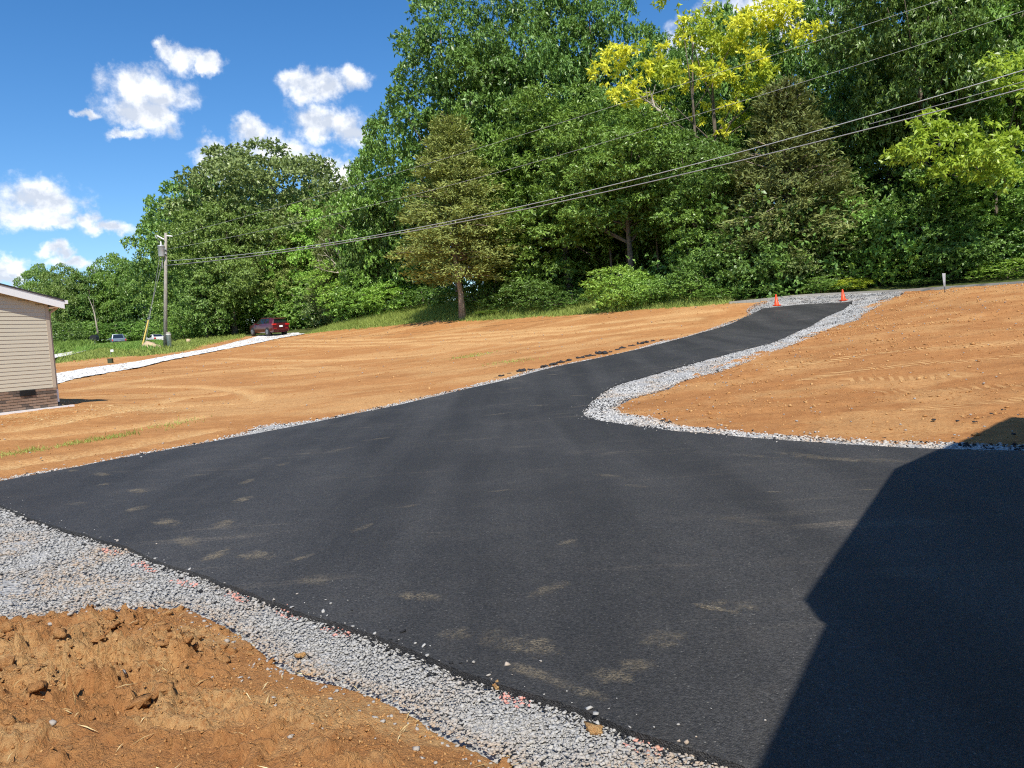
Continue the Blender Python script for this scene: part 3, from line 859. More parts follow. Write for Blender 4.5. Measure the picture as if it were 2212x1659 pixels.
def stones(name, p, smin, smax, seed, sub, tar, zoff, label, paint=True, mat='stone', grow=0.0):
    r = np.random.default_rng(seed + 1); N = len(p)
    s = (smin + (smax * 1.35 - smin) * r.random(N) ** 3) * (1 + grow * np.maximum(0, np.hypot(p[:, 0], p[:, 1]) - 3.3))
    P = np.stack([p[:, 0], p[:, 1], terr(p[:, 0], p[:, 1]) + zoff + s * .08], 1)
    v, f, k = rocks(P, s, seed, sub, .5)
    tint = np.clip(.60 + .24 * r.standard_normal(N), 0, 1)
    tarr = (r.random(N) < tar(p[:, 0], p[:, 1])).astype(float)
    pk = np.zeros(N)
    if paint:
        for g in PINK: pk = np.maximum(pk, (pdist(g, p[:, 0], p[:, 1])[0] < .045) * (r.random(N) < .42))
    me = mesh_np(name, v, f, M[mat], False, {'tint': np.repeat(tint, k), 'tarred': np.repeat(tarr, k), 'paint': np.repeat(pk * .75, k), 'clay': np.repeat(np.clip((fbm(p[:, 0] * 1.7, p[:, 1] * 1.7, 3, 65) - .48) * 4, 0, 1) * r.random(N) + .9 * np.exp(-(np.minimum(pdist(gout, p[:, 0], p[:, 1])[0], np.minimum(pdist(gLO, p[:, 0], p[:, 1])[0], pdist(gRO, p[:, 0], p[:, 1])[0])) / .10) ** 2) * r.random(N), k)})
    return link(name, me, kind='stuff', label=label)


p = scatter(gpoly, 9500, 11); dn = np.hypot(p[:, 0], p[:, 1])
out = ~in_asphalt(p[:, 0], p[:, 1]); eb = pdist(edgeB, p[:, 0], p[:, 1])[0]
claypatch = ground([(-20, 1255), (60, 1262), (88, 1272), (60, 1290), (-20, 1296)])
keep = (out | (eb < .03)) & (p[:, 0] > -8.5) & ~(inside(claypatch, p[:, 0], p[:, 1]) & (rng.random(len(p)) < .8)) & (rng.random(len(p)) < np.clip((3.0 / dn) ** 1.7, .06, 1))
p = p[keep]


def strays(line, n, spread, seed):
    r = np.random.default_rng(seed); L = np.asarray(line)[:, :2]; t = r.random(n) * (len(L) - 1); i = t.astype(int)
    return L[i] + (L[np.minimum(i + 1, len(L) - 1)] - L[i]) * (t % 1)[:, None] + r.standard_normal((n, 2)) * (r.exponential(spread, n))[:, None]


GT = lambda x, y: .02 + .5 * np.exp(-(pdist(edgeB, x, y)[0] / .05) ** 2)
near_ = np.hypot(p[:, 0], p[:, 1]) < 3.3
stones('gravel', p[near_], .0042, .0088, 12, 1, GT, .022, 'loose crushed limestone with pink paint dashes, nearest end of the gravel strip')
stones('gravel', p[~near_], .0050, .0105, 18, 0, GT, .022, 'loose crushed limestone with pink paint dashes, far part of the near gravel strip', True, 'stone', .17)
p = scatter(spoly, 520, 13); k = ~in_asphalt(p[:, 0], p[:, 1]); p = p[k]
p2 = scatter(np.vstack([gRO[7:], edgeR[::-1][:60]]), 420, 14); p2 = p2[~in_asphalt(p2[:, 0], p2[:, 1])]
p = np.vstack([p, p2])
stones('gravel', p, .012, .026, 15, 0, lambda x, y: .07 + .30 * (y > 35.5) * (fbm(x * .9, y * .9, 3, 63) > .42) + .35 * np.exp(-(pdist(edgeR, x, y)[0] / .12) ** 2) + .25 * (fbm(x * 1.1, y * 1.1, 3, 61) > .6), .03, 'loose crushed limestone on the driveway shoulders with tarry crumbs', False, 'stone_pale')
p = scatter(wpoly, 14, 16)
stones('gravel', p, .02, .05, 17, 0, lambda x, y: 0 * x, .06, 'pale crushed limestone on the far drive', False, 'stone_pale')

q_ = np.vstack([strays(edgeB, 260, .10, 901), strays(edgeR, 420, .14, 902), strays(edgeL, 260, .10, 903)]); q_ = q_[in_asphalt(q_[:, 0], q_[:, 1]) & (np.hypot(q_[:, 0], q_[:, 1]) > 2)]
stones('stray_stones', q_, .004, .012, 904, 1, lambda x, y: .15 + 0 * x, .055, 'stray gravel stones lying on the asphalt edges')
q_ = np.vstack([strays(gRO, 900, .22, 905), strays(gLO, 700, .20, 906)]); q_ = q_[~in_asphalt(q_[:, 0], q_[:, 1]) & (q_[:, 1] > 5)]
stones('stray_stones', q_, .008, .022, 907, 0, lambda x, y: .1 + 0 * x, .03, 'stray gravel scattered from the shoulders onto the clay', False, 'stone_pale')
q_ = strays(gout, 420, .16, 908); q_ = q_[inside(mpoly0, q_[:, 0], q_[:, 1])]
v, f, k = rocks(np.column_stack([q_, mound_z(q_[:, 0], q_[:, 1]) + .003]), .004 + .008 * rng.random(len(q_)), 909, 1, .5); o = np.ones(len(v))
link('stray_stones', mesh_np('stray_stones', v, f, M['stone'], False, {'tint': o * .6, 'tarred': o * 0, 'paint': o * 0, 'clay': o * .2}), kind='stuff', label='stray gravel at the top edge of the loose clay')

# clods of clay
p = scatter(mpoly, 1700, 21); p = p[np.hypot(p[:, 0], p[:, 1]) > 1.6]; p = p[rng.random(len(p)) < .25 + .75 * (fbm(p[:, 0] * 2.5, p[:, 1] * 2.5, 3, 71) > .5)]
s = .0025 + .006 * rng.random(len(p)) ** 3
P = np.stack([p[:, 0], p[:, 1], mound_z(p[:, 0], p[:, 1]) + s * .2], 1)
v, f, k = rocks(P, s, 22, 0, .8)
link('clay_clods', mesh_np('clay_clods', v, f, M['clod'], False, {'dry': np.repeat((rng.random(len(p)) > .7).astype(float) * .8, k), 'tread': np.zeros((len(v), 3))}), kind='stuff', label='fine crumbs strewn over the loose clay lower left')
p = scatter(mpoly0, 150, 211); p = p[np.hypot(p[:, 0], p[:, 1]) > 1.6]; p = p[(fbm(p[:, 0] * 1.4, p[:, 1] * 1.4, 3, 32) > .46)]
s = .008 + .030 * rng.random(len(p)) ** 4
v, f, k = rocks(np.stack([p[:, 0], p[:, 1], mound_z(p[:, 0], p[:, 1]) + s * .05], 1), s, 222, 2, .75)
link('clay_clods', mesh_np('clay_clods', v, f, M['mound'], False, {'dry': np.repeat(.5 * rng.random(len(p)), k), 'tread': np.zeros((len(v), 3))}), kind='stuff', label='fist sized broken clods on the loose clay lower left')
p = np.vstack([scatter(gDR, 34, 23), scatter(gDL, 4, 24)]); p = p[~in_asphalt(p[:, 0], p[:, 1]) & (p[:, 1] > 4)]
p = p[(pdist(edgeR, p[:, 0], p[:, 1])[0] > .7) & (pdist(edgeL, p[:, 0], p[:, 1])[0] > .4)]
p = p[(rng.random(len(p)) < .3) | (fbm(p[:, 0] * .5, p[:, 1] * .9, 3, 73) > .57)]
s = .008 + .030 * rng.random(len(p)) ** 7 + .0005 * p[:, 1]
zz = np.where(p[:, 0] > np.interp(p[:, 1], edgeL[:, 1], edgeL[:, 0]), dr_z(p[:, 0], p[:, 1]), dl_z(p[:, 0], p[:, 1]))
v, f, k = rocks(np.stack([p[:, 0], p[:, 1], zz + s * .3], 1), s, 25, 0, .75)
link('clay_clods', mesh_np('clay_clods', v, f, M['clod'], False, {'dry': np.repeat((rng.random(len(p)) > .6).astype(float) * .8, k), 'tread': np.zeros((len(v), 3))}), kind='stuff', label='small clay lumps scattered over the graded field and bank')
# pale stones on the clay
p = np.vstack([scatter(mpoly, 6, 26), scatter(gDR, .9, 27), scatter(gDL, .2, 28)]); p = p[~in_asphalt(p[:, 0], p[:, 1]) & (np.hypot(p[:, 0], p[:, 1]) > 1.8)]
s = .008 + .010 * rng.random(len(p)) + .0004 * p[:, 1]
zz = np.where(inside(mpoly, p[:, 0], p[:, 1]), mound_z(p[:, 0], p[:, 1]), terr(p[:, 0], p[:, 1]) + .03)
v, f, k = rocks(np.stack([p[:, 0], p[:, 1], zz + s * .3], 1), s, 29, 1, .7)
o = np.ones(len(v)); link('pale_stones', mesh_np('pale_stones', v, f, M['stone'], False, {'tint': o * .45, 'tarred': o * 0, 'paint': o * 0, 'clay': o * .3}), kind='stuff', label='pale limestone chips lying on the clay')

# dust marks trodden onto the asphalt: (end, end, width m, strength)
MARKS = [((145, 1028), (172, 1022), .11, .6), ((208, 1030), (236, 1036), .11, .75), ((217, 1058), (238, 1052), .11, .75), ((281, 1066), (316, 1074), .11, .9), ((280, 1117), (314, 1102), .12, .9), ((341, 1134), (383, 1146), .12, .95),
         ((467, 1155), (497, 1134), .12, .85), ((507, 1098), (545, 1081), .11, .9), ((524, 1056), (545, 1042), .10, .6), ((598, 1016), (626, 1006), .10, .5), ((560, 1000), (588, 996), .1, .4), ((392, 1170), (424, 1196), .12, .6), ((436, 1230), (500, 1196), .10, 1.0),
         ((524, 1208), (587, 1222), .13, .8), ((612, 1234), (678, 1212), .05, .8), ((655, 1262), (712, 1278), .13, .4), ((850, 1298), (962, 1314), .10, .75), ((955, 1402), (1015, 1380), .12, .7), ((1488, 1325), (1600, 1345), .05, 1.0), ((1520, 1322), (1640, 1335), .09, .5),
         ((1115, 1400), (1200, 1440), .12, .95), ((1060, 1380), (1100, 1430), .12, .4), ((1145, 1310), (1225, 1272), .08, .6), ((1200, 1195), (1245, 1180), .07, .6), ((760, 1165), (810, 1142), .06, .4), ((1080, 1452), (1240, 1510), .06, .6), ((1230, 1508), (1310, 1540), .05, .9),
         ((1280, 1470), (1370, 1500), .1, .6), ((1405, 1425), (1460, 1385), .13, .45), ((1360, 1465), (1400, 1460), .1, .5), ((780, 960), (850, 950), .1, .5), ((700, 985), (770, 972), .12, .4), ((1040, 905), (1110, 896), .08, .5), ((1140, 882), (1190, 880), .07, .6),
         ((1230, 888), (1270, 880), .08, .5), ((1225, 860), (1275, 860), .1, .5), ((1080, 848), (1130, 842), .08, .5), ((1175, 814), (1215, 812), .09, .6), ((1230, 815), (1260, 814), .09, .5), ((1660, 985), (1800, 1000), .12, .4), ((1700, 995), (1920, 1010), .12, .55), ((1560, 990), (1700, 1000), .1, .35), ((1850, 1000), (2000, 1012), .1, .3),
         ((1660, 1075), (1690, 1076), .03, .9), ((1860, 1070), (1880, 1071), .02, .9), ((1280, 1035), (1340, 1040), .09, .45), ((1345, 1058), (1400, 1064), .08, .4), ((1525, 1130), (1700, 1150), .12, .22), ((400, 1040), (460, 1030), .1, .3), ((1050, 1075), (1110, 1068), .06, .4), ((140, 1100), (190, 1096), .1, .4), ((860, 1110), (910, 1100), .07, .35)]
mv, mf, ma = [], [], []
for a, b, w, st in MARKS:
    A_, B_ = ground([a, b]); c = (A_ + B_) / 2; d = (B_ - A_)[:2]; L = np.hypot(*d) / 2; d = d / (2 * L); L = max(L, .09); nx = np.array([-d[1], d[0]])
    o = len(mv)
    for i in range(5):
        for j in range(5):
            u, w_ = i / 2 - 1, j / 2 - 1
            q = c[:2] + d * u * L * 1.15 + nx * w_ * w * 1.0
            mv.append((q[0], q[1], float(terr(q[0], q[1])) + .0565)); ma.append((u, w_, st))
    mf += [(o + i * 5 + j, o + (i + 1) * 5 + j, o + (i + 1) * 5 + j + 1, o + i * 5 + j + 1) for i in range(4) for j in range(4)]
link('dust_marks', mesh_np('dust_marks', mv, mf, M['dust'], True, {'mark': np.array(ma)}), kind='stuff', label='dusty clay footprints and scuffs on the black asphalt')


# ------------------------------------------------------------------ trees
def unit(a): return a / (np.linalg.norm(a, axis=-1, keepdims=True) + 1e-9)


def leaf_quads(base, d, n, L, Wd, fold=.12):
    d = unit(d); n = unit(n - d * (n * d).sum(-1, keepdims=True)); s = np.cross(d, n)
    L = np.asarray(L)[:, None]; Wd = np.asarray(Wd)[:, None]
    a = base; b = base + d * L * .45 + s * Wd * .5 + n * L * fold; c = base + d * L - n * L * .1; e_ = base + d * L * .45 - s * Wd * .5 + n * L * fold
    v = np.stack([a, b, c, e_], 1).reshape(-1, 3)
    return v, np.arange(len(v)).reshape(-1, 4)


def sprays(P, outd, per, L, aspect, droop, r, up=.55):
    """per leaves fanning from every spray point"""
    N = len(P)
    ax = unit(outd + r.standard_normal((N, 3)) * .35)
    a = np.repeat(ax, per, 0); p = np.repeat(P, per, 0)
    d = unit(a * .75 + r.standard_normal((N * per, 3)) * .75 + np.array([0, 0, -droop]))
    n = unit(np.array([0, 0, up * .7]) + a * 1.0 + r.standard_normal((N * per, 3)) * .40)
    l = L * (.55 + .8 * r.random(N * per))
    p = p + a * (r.random((N * per, 1)) - .4) * L * .5
    tint = np.clip(np.repeat(r.random(N), per) * .6 + r.random(N * per) * .4, 0, 1)
    v, f = leaf_quads(p, d, n, l, l * aspect)
    return v, f, np.repeat(tint, 4)


def crown_clumps(r, H0, H1, Rf, rc, n, squash=1.0):
    """clump centres filling a crown between heights H0 and H1, denser towards its skin"""
    out = np.zeros((0, 4)); tries = 0
    C = []
    while len(C) < n and tries < n * 40:
        tries += 1
        h = r.random(); a = r.random() * 2 * PI; rr = Rf(h, a) * (r.random() ** .34) * (.95 + .22 * (r.random() > .85))
        c = np.array([rr * math.cos(a), rr * math.sin(a), H0 + (H1 - H0) * h]); q = rc * (.65 + .75 * r.random())
        if C:
            A = np.array(C); 
            if (np.linalg.norm(A[:, :3] - c, axis=1) < (A[:, 3] + q) * .64).any(): continue
        C.append((*c, q))
    return np.array(C)


def crown_mesh(name, C, r, axis, dens, per, L, aspect, droop, mat):
    Ps, Ds, T = [], [], []
    for x, y, z, q in C:
        k = max(4, int(dens * q * q))
        o = np.array([x - axis[0], y - axis[1], 0.0]); o = o / (np.linalg.norm(o) + .5)
        d = unit(r.standard_normal((k, 3)) + o * .8 + np.array([0, 0, .75]))
        Ps.append(np.array([x, y, z]) + d * q * (.5 + .55 * r.random((k, 1))) * np.array([1.1, 1.1, .66])); Ds.append(d); T.append(np.full(k, .25 + .5 * r.random()))
    P = np.vstack(Ps); D = np.vstack(Ds)
    v, f, t = sprays(P, D, per, L, aspect, droop, r)
    t = np.clip(.55 * t + .45 * np.repeat(np.concatenate(T), per * 4) + .1 * r.standard_normal(len(t) // 4).repeat(4), 0, 1)
    return mesh_np(name, v, f, mat, False, {'tint': t})


def limb_mesh(name, H, rad, C, r, mat, lean=(0, 0), nl=14, H0=.3, wig=.25, forks=1):
    """tapered trunk with limbs running to the clumps"""
    n = 9; z = np.linspace(-.3, H * .86, n)
    tp = np.stack([lean[0] * (z / H) ** 1.3 + wig * np.cumsum(r.standard_normal(n)) * .25, lean[1] * z / H + wig * np.cumsum(r.standard_normal(n)) * .25, z], 1); tp[0, :2] = tp[1, :2] = 0
    tr = rad * (1 - .86 * np.clip(z / (H * .9), 0, 1)); tr[0] *= 1.55; tr[1] *= 1.12
    V, Fc = [], []

    def add(v, f):
        o = len(V); V.extend(v); Fc.extend([tuple(i + o for i in q) for q in f])
    add(*tube(tp, tr, 9))
    if len(C):
        for c in C[r.permutation(len(C))[:nl]]:
            zs = np.clip(c[2] * (.45 + .3 * r.random()), H * H0, H * .8); i = np.interp(zs, tp[:, 2], np.arange(n)); s_ = tp[int(i)] * (1 - i % 1) + tp[min(n - 1, int(i) + 1)] * (i % 1)
            e_ = c[:3]; m = (s_ + e_) / 2 + np.array([0, 0, -.08 * np.linalg.norm(e_ - s_)]) + r.standard_normal(3) * .25
            tt = np.linspace(0, 1, 6)[:, None]; q = (1 - tt) ** 2 * s_ + 2 * tt * (1 - tt) * m + tt ** 2 * e_
            b = np.interp(zs, tp[:, 2], tr) * .5
            add(*tube(q, np.linspace(b, .025, 6), 5))
    me = bpy.data.meshes.new(name); me.from_pydata([tuple(map(float, p)) for p in V], [], Fc); me.materials.append(mat)
    for q in me.polygons: q.use_smooth = True
    me.update(); return me


def dome(R0, lob, seed, top=.55):
    ph = np.random.default_rng(seed).random(6) * 6.28

    def f(h, a):
        prof = math.sqrt(max(0, 1 - ((h - .42) / (.58 if h > .42 else .52)) ** 2)) if True else 1
        return R0 * max(.18, prof) * (1 + lob * math.sin(2 * a + ph[0] + 3 * h) + lob * .7 * math.sin(3 * a + ph[1] - 5 * h))
    return f


PROTO = {}


def proto(name, H, R0, H0, rc, n, dens, per, L, aspect, droop, seed, trad, lob=.14, nl=14):
    r = np.random.default_rng(seed)
    C = crown_clumps(r, H0, H - rc * .6, dome(R0, lob, seed), rc, n)
    crown = crown_mesh('crown', C, r, (0, 0), dens, per, L, aspect, droop, M['leaf_mid'])
    trunk = limb_mesh('trunk', H, trad, C, r, M['bark'], nl=nl)
    PROTO[name] = (crown, trunk, H, R0)


#      name      H   R   H0   rc   n   dens per L   asp  droop seed trunk
proto('oak', 20, 8.5, 4.0, 1.95, 150, 23, 7, .36, .55, .15, 101, .42, .20)
proto('oak_b', 19, 7.5, 3.4, 1.80, 150, 24, 7, .34, .55, .15, 102, .38, .22)
proto('hickory', 22, 6.5, 2.6, 1.60, 180, 24, 9, .33, .34, .45, 103, .36, .22)
proto('hickory_b', 20, 6.0, 2.0, 1.50, 170, 25, 9, .33, .34, .45, 104, .34, .24)
proto('hickory_high', 20, 6.5, 8.0, 1.50, 130, 26, 9, .33, .34, .45, 114, .34, .22)
proto('tall', 24, 5.6, 7.0, 1.30, 125, 28, 8, .28, .5, .2, 105, .34, .34)
proto('maple', 13, 4.6, 1.6, 1.15, 155, 33, 8, .24, .6, .25, 106, .2, .22)
proto('maple_b', 12, 4.2, 1.2, 1.05, 150, 35, 8, .22, .6, .25, 107, .18, .24)
proto('shrub', 4.5, 2.6, .1, .66, 95, 50, 7, .19, .55, .2, 108, .07, .3, 9)
proto('shrub_b', 4.0, 2.4, .1, .60, 90, 55, 7, .17, .6, .2, 109, .06, .32, 9)
proto('shrub_c', 5.0, 2.6, .1, .74, 80, 42, 8, .25, .34, .5, 110, .07, .3, 9)


def cedar(name, H, R0, H0, nb, nbl, seed, prof):
    r = np.random.default_rng(seed); B, D, Nn, Ls, T = [], [], [], [], []
    V, Fc = [], []
    z = np.linspace(-.3, H * .96, 8); tp = np.stack([.1 * np.cumsum(r.standard_normal(8)), .1 * np.cumsum(r.standard_normal(8)), z], 1); tp[:2, :2] = 0; tr = .155 * (1 - .93 * np.clip(z / H, 0, 1)); tr[0] *= 1.5
    v, f = tube(tp, tr, 9); V += v; Fc += f
    for i in range(nb):
        h = r.random() ** .9; a = r.random() * 2 * PI; Lb = R0 * prof(h) * (.62 + .42 * r.random()); zz = H0 + (H - H0) * h
        d = np.array([math.cos(a), math.sin(a), .12 + .55 * h - .25 * (1 - h) + .15 * r.standard_normal()]); d /= np.linalg.norm(d)
        s_ = np.array([0, 0, zz - .25 * Lb * d[2]])
        if i % 3 == 0:
            q = [s_, s_ + d * Lb * .5 + (0, 0, .05 * Lb), s_ + d * Lb * .9]; o = len(V); v, f = tube(q, [.05, .035, .012], 4); V += v; Fc += [tuple(k + o for k in g) for g in f]
        k = max(12, int(nbl * (Lb / R0) ** 1.2))
        t = .22 + .8 * r.random(k) ** .75
        wd = .10 + .20 * np.sin(np.clip(t, 0, 1) * PI) * Lb / 2.2
        p = s_ + d * (Lb * t)[:, None] + r.standard_normal((k, 3)) * wd[:, None] * np.array([1, 1, .55]) + np.array([0, 0, -.22]) * (t ** 2)[:, None] * Lb * .35
        dd = unit(d * .8 + r.standard_normal((k, 3)) * .55 + np.array([0, 0, .1]))
        B.append(p); D.append(dd); Nn.append(unit(r.standard_normal((k, 3)) * .6 + np.array([0, 0, .8]) + d * .9)); Ls.append(.16 + .16 * r.random(k)); T.append(np.clip(.5 * r.random() + .5 * r.random(k), 0, 1))
    L = np.concatenate(Ls)
    v, f = leaf_quads(np.vstack(B), np.vstack(D), np.vstack(Nn), L, L * .30, .05)
    crown = mesh_np('crown', v, f, M['leaf_cedar'], False, {'tint': np.repeat(np.concatenate(T), 4)})
    tm = bpy.data.meshes.new('trunk'); tm.from_pydata([tuple(map(float, p)) for p in V], [], Fc); tm.materials.append(M['bark_cedar'])
    for q in tm.polygons: q.use_smooth = True
    PROTO[name] = (crown, tm, H, R0)


cedar('cedar', 14.5, 3.9, 3.0, 620, 135, 201, lambda h: (1.02 - .82 * h ** 1.25) * min(1, .62 + 2.2 * h))
cedar('cedar_b', 10, 3.3, .8, 520, 120, 202, lambda h: (1.0 - .72 * h ** 1.5) * min(1, .55 + 2.5 * h))


def crop_ground(x, y): return float(terr(x, y)) - .05


def tree(kind, tx, ty, Y, wpx, leaf, label, cat='tree', name=None, group=None, bark=None, basex=None, rz=None, hscale=None):
    """a tree whose top is seen at (tx, ty), standing Y metres away, its crown wpx survey pixels wide"""
    crown, trunk, H, R0 = PROTO[kind]
    top = atY(tx, ty, Y); x, y = top[0], Y
    if basex is not None: x = basex
    z = crop_ground(x, y); h = top[2] - z
    sh = h / H; sw = wpx * Y / F / (2 * R0)
    root = empty(name or {'shrub': 'shrub', 'cedar': 'cedar_tree'}.get(kind.split('_')[0], 'tree'), label, cat, (x, y, z), rng.random() * 6.28 if rz is None else rz, group)
    root.scale = (sw, sw, sh)
    for nm, me, mt in (('trunk', trunk, bark), ('crown', crown, leaf)):
        c = link(nm, me, root)
        if mt: c.material_slots[0].link = 'OBJECT'; c.material_slots[0].material = M[mt]
    return root


# far left, beyond the house
tree('oak', 82, 566, 136, 88, 'leaf_oak', 'leftmost round tree showing above the beige house roof')
tree('oak_b', 135, 572, 131, 92, 'leaf_oak', 'dark tree second from the left above the house roof')
tree('maple', 188, 584, 132, 92, 'leaf_deep', 'low dark tree between the house roof and the utility pole')
tree('oak_b', 246, 548, 134, 110, 'leaf_mid', 'bright topped tree just left of the utility pole')
tree('maple', 300, 560, 132, 110, 'leaf_deep', 'dark tree directly behind the utility pole transformer')
# big group left of centre
tree('oak', 572, 300, 99, 330, 'leaf_grey', 'biggest dome shaped oak in the group left of centre, highest against the clouds')
tree('oak_b', 462, 372, 97, 230, 'leaf_oak', 'broad oak forming the left shoulder of the dome shaped group')
tree('oak_b', 372, 455, 101, 165, 'leaf_oak', 'oak at the left end of the dome shaped group, leaves against the sky')
tree('oak', 690, 392, 103, 190, 'leaf_oak', 'oak forming the right shoulder of the dome shaped group')
tree('maple', 400, 545, 90, 120, 'leaf_mid', 'green tree right beside the utility pole')
tree('oak_b', 482, 432, 87, 200, 'leaf_oak', 'oak with a bare lower trunk left of the maroon car')
tree('maple_b', 432, 560, 84, 110, 'leaf_oak', 'slim tree with thin trunk between the pole and the maroon car')
tree('cedar', 590, 474, 89, 160, 'leaf_cedar', 'dull green cedar high behind the maroon car', 'cedar')
tree('maple', 655, 445, 91, 150, 'leaf_bright', 'bright green tree behind and right of the maroon car')
tree('maple_b', 612, 560, 90, 140, 'leaf_mid', 'low green tree directly behind the maroon car')
tree('cedar_b', 722, 455, 80, 150, 'leaf_cedar2', 'brownish cedar with bleached dead limbs, left of the tall trees', 'cedar')
tree('maple_b', 752, 540, 79, 130, 'leaf_bright', 'light green bushy tree at the foot of the tall trees, left edge')
# tall trees, left edge of the wood
tree('maple', 832, 262, 76, 190, 'leaf_mid', 'mid height tree at the left edge of the tall wood beside the clouds')
tree('oak_b', 800, 395, 76, 120, 'leaf_deep', 'dark tree below the left edge of the tall wood')
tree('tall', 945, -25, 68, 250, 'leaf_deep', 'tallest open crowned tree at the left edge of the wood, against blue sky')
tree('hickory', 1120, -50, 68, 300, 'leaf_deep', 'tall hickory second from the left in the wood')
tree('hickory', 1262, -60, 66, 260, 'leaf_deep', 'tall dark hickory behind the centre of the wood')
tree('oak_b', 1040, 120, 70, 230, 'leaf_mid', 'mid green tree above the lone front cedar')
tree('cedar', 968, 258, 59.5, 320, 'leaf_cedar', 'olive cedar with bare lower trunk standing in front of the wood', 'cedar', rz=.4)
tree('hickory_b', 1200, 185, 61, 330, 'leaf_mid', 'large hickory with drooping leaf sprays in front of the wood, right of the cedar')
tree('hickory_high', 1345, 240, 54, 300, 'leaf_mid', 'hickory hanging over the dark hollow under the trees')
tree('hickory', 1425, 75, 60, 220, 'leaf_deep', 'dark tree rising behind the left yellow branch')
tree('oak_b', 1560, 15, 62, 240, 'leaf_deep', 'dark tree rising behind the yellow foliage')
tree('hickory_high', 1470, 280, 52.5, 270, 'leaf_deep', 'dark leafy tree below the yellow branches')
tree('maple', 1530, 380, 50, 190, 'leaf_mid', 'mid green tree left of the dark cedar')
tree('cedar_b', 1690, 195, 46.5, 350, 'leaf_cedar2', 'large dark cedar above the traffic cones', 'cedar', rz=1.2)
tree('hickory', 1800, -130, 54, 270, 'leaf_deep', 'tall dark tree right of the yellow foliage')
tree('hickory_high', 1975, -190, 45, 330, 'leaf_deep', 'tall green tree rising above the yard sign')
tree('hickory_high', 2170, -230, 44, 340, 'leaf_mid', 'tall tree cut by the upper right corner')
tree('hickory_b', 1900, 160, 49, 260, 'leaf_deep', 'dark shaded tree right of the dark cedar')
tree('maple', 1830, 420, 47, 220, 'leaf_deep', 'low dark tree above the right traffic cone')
tree('maple', 2080, 330, 45, 290, 'leaf_mid', 'mid green tree behind the yard sign')
tree('hickory_b', 2230, 120, 46, 260, 'leaf_bright', 'light green tree cut by the right edge')


# trees with clumps placed one by one: pale yellow ash and lime coloured bough
def clump_tree(name, label, basepx, Y, clumps, leaf, bark, per, L, aspect, droop, dens, seed, trad, cat='tree'):
    r = np.random.default_rng(seed)
    b = atY(*basepx, Y); z = crop_ground(b[0], Y); org = np.array([b[0], Y, z])
    C = np.array([(*(atY(px, py, Y + dy) - org), q) for px, py, dy, q in clumps])
    H = C[:, 2].max()
    root = empty(name, label, cat, tuple(org))
    link('crown', crown_mesh('crown', C, r, (0, 0), dens, per, L, aspect, droop, M[leaf]), root)
    link('trunk', limb_mesh('trunk', H, trad, C, r, M[bark], nl=7, H0=.5), root)
    return root


def fill(cx, cy, w, h, n, q, seed, dy=2.5):
    r = np.random.default_rng(seed); out = []
    for i in range(n):
        a = r.random() * 6.28; k = r.random() ** .5; out.append((cx + w * k * math.cos(a), cy + h * k * math.sin(a), (r.random() - .6) * dy, q * (.7 + .6 * r.random())))
    return out


yc = fill(1365, 160, 55, 62, 11, .85, 1) + fill(1395, 215, 30, 30, 4, .6, 2) + fill(1505, 170, 60, 32, 8, .7, 3) + fill(1540, 245, 38, 26, 5, .6, 4) + fill(1545, 285, 22, 18, 3, .5, 5) + fill(1660, 75, 115, 65, 18, .85, 6) + fill(1600, 20, 60, 45, 5, .8, 7) + fill(1460, 70, 35, 45, 3, .6, 8)
clump_tree('yellow_tree', 'tree with bright yellow foliage high in the middle of the wood', (1520, 560), 51.5, yc, 'leaf_yellow', 'bark', 8, .31, .36, .35, 27, 301, .2)
yg = fill(1470, 90, 80, 90, 12, .9, 9) + fill(1600, 110, 90, 80, 13, .85, 10) + fill(1430, 200, 40, 60, 5, .7, 12) + fill(1570, 240, 45, 60, 6, .8, 13)
clump_tree('lime_tree', 'yellow green tree mixed among the yellow foliage', (1560, 560), 51.9, yg, 'leaf_lime', 'bark', 8, .31, .36, .35, 28, 302, .2)
rg = [(a, b, c - 4.5, q) for a, b, c, q in fill(2080, 325, 150, 75, 17, .75, 14) + fill(2180, 350, 60, 50, 7, .8, 15) + fill(2010, 350, 50, 50, 5, .7, 16) + fill(2170, 160, 60, 60, 7, .8, 17) + fill(2000, 300, 40, 30, 3, .6, 18)]
clump_tree('lime_tree', 'bright lime green overhanging boughs at the right edge of the wood', (2150, 560), 43.5, rg, 'leaf_limegreen', 'bark', 8, .30, .36, .45, 30, 303, .16)


def bare_tree(name, label, pts, Y, rad, mat, cat, seed):
    """a dead limb drawn through survey points, with side twigs"""
    r = np.random.default_rng(seed); mb = MB(); c0 = atY(*pts[0][0], Y)
    root = empty(name, label, cat, tuple(c0))
    for i, line in enumerate(pts):
        P = smooth_line(np.array([atY(px, py, Y + (.25 * r.standard_normal() if k else 0)) - c0 for k, (px, py) in enumerate(line)]), 4)
        mb.tube(P, np.linspace(rad * (1 if i == 0 else .55), .015, len(P)), 6)
        for k in range(2, len(P) - 1, 2):
            d = unit(P[k + 1] - P[k]); t = d * .6 + unit(r.standard_normal(3)) * .7; L = .5 + r.random()
            mb.tube([P[k], P[k] + t * L * .5, P[k] + t * L + (0, 0, .1)], [rad * .3, .015, .008], 4)
    mb.build('bare_wood', M[mat], root, True)
    return root


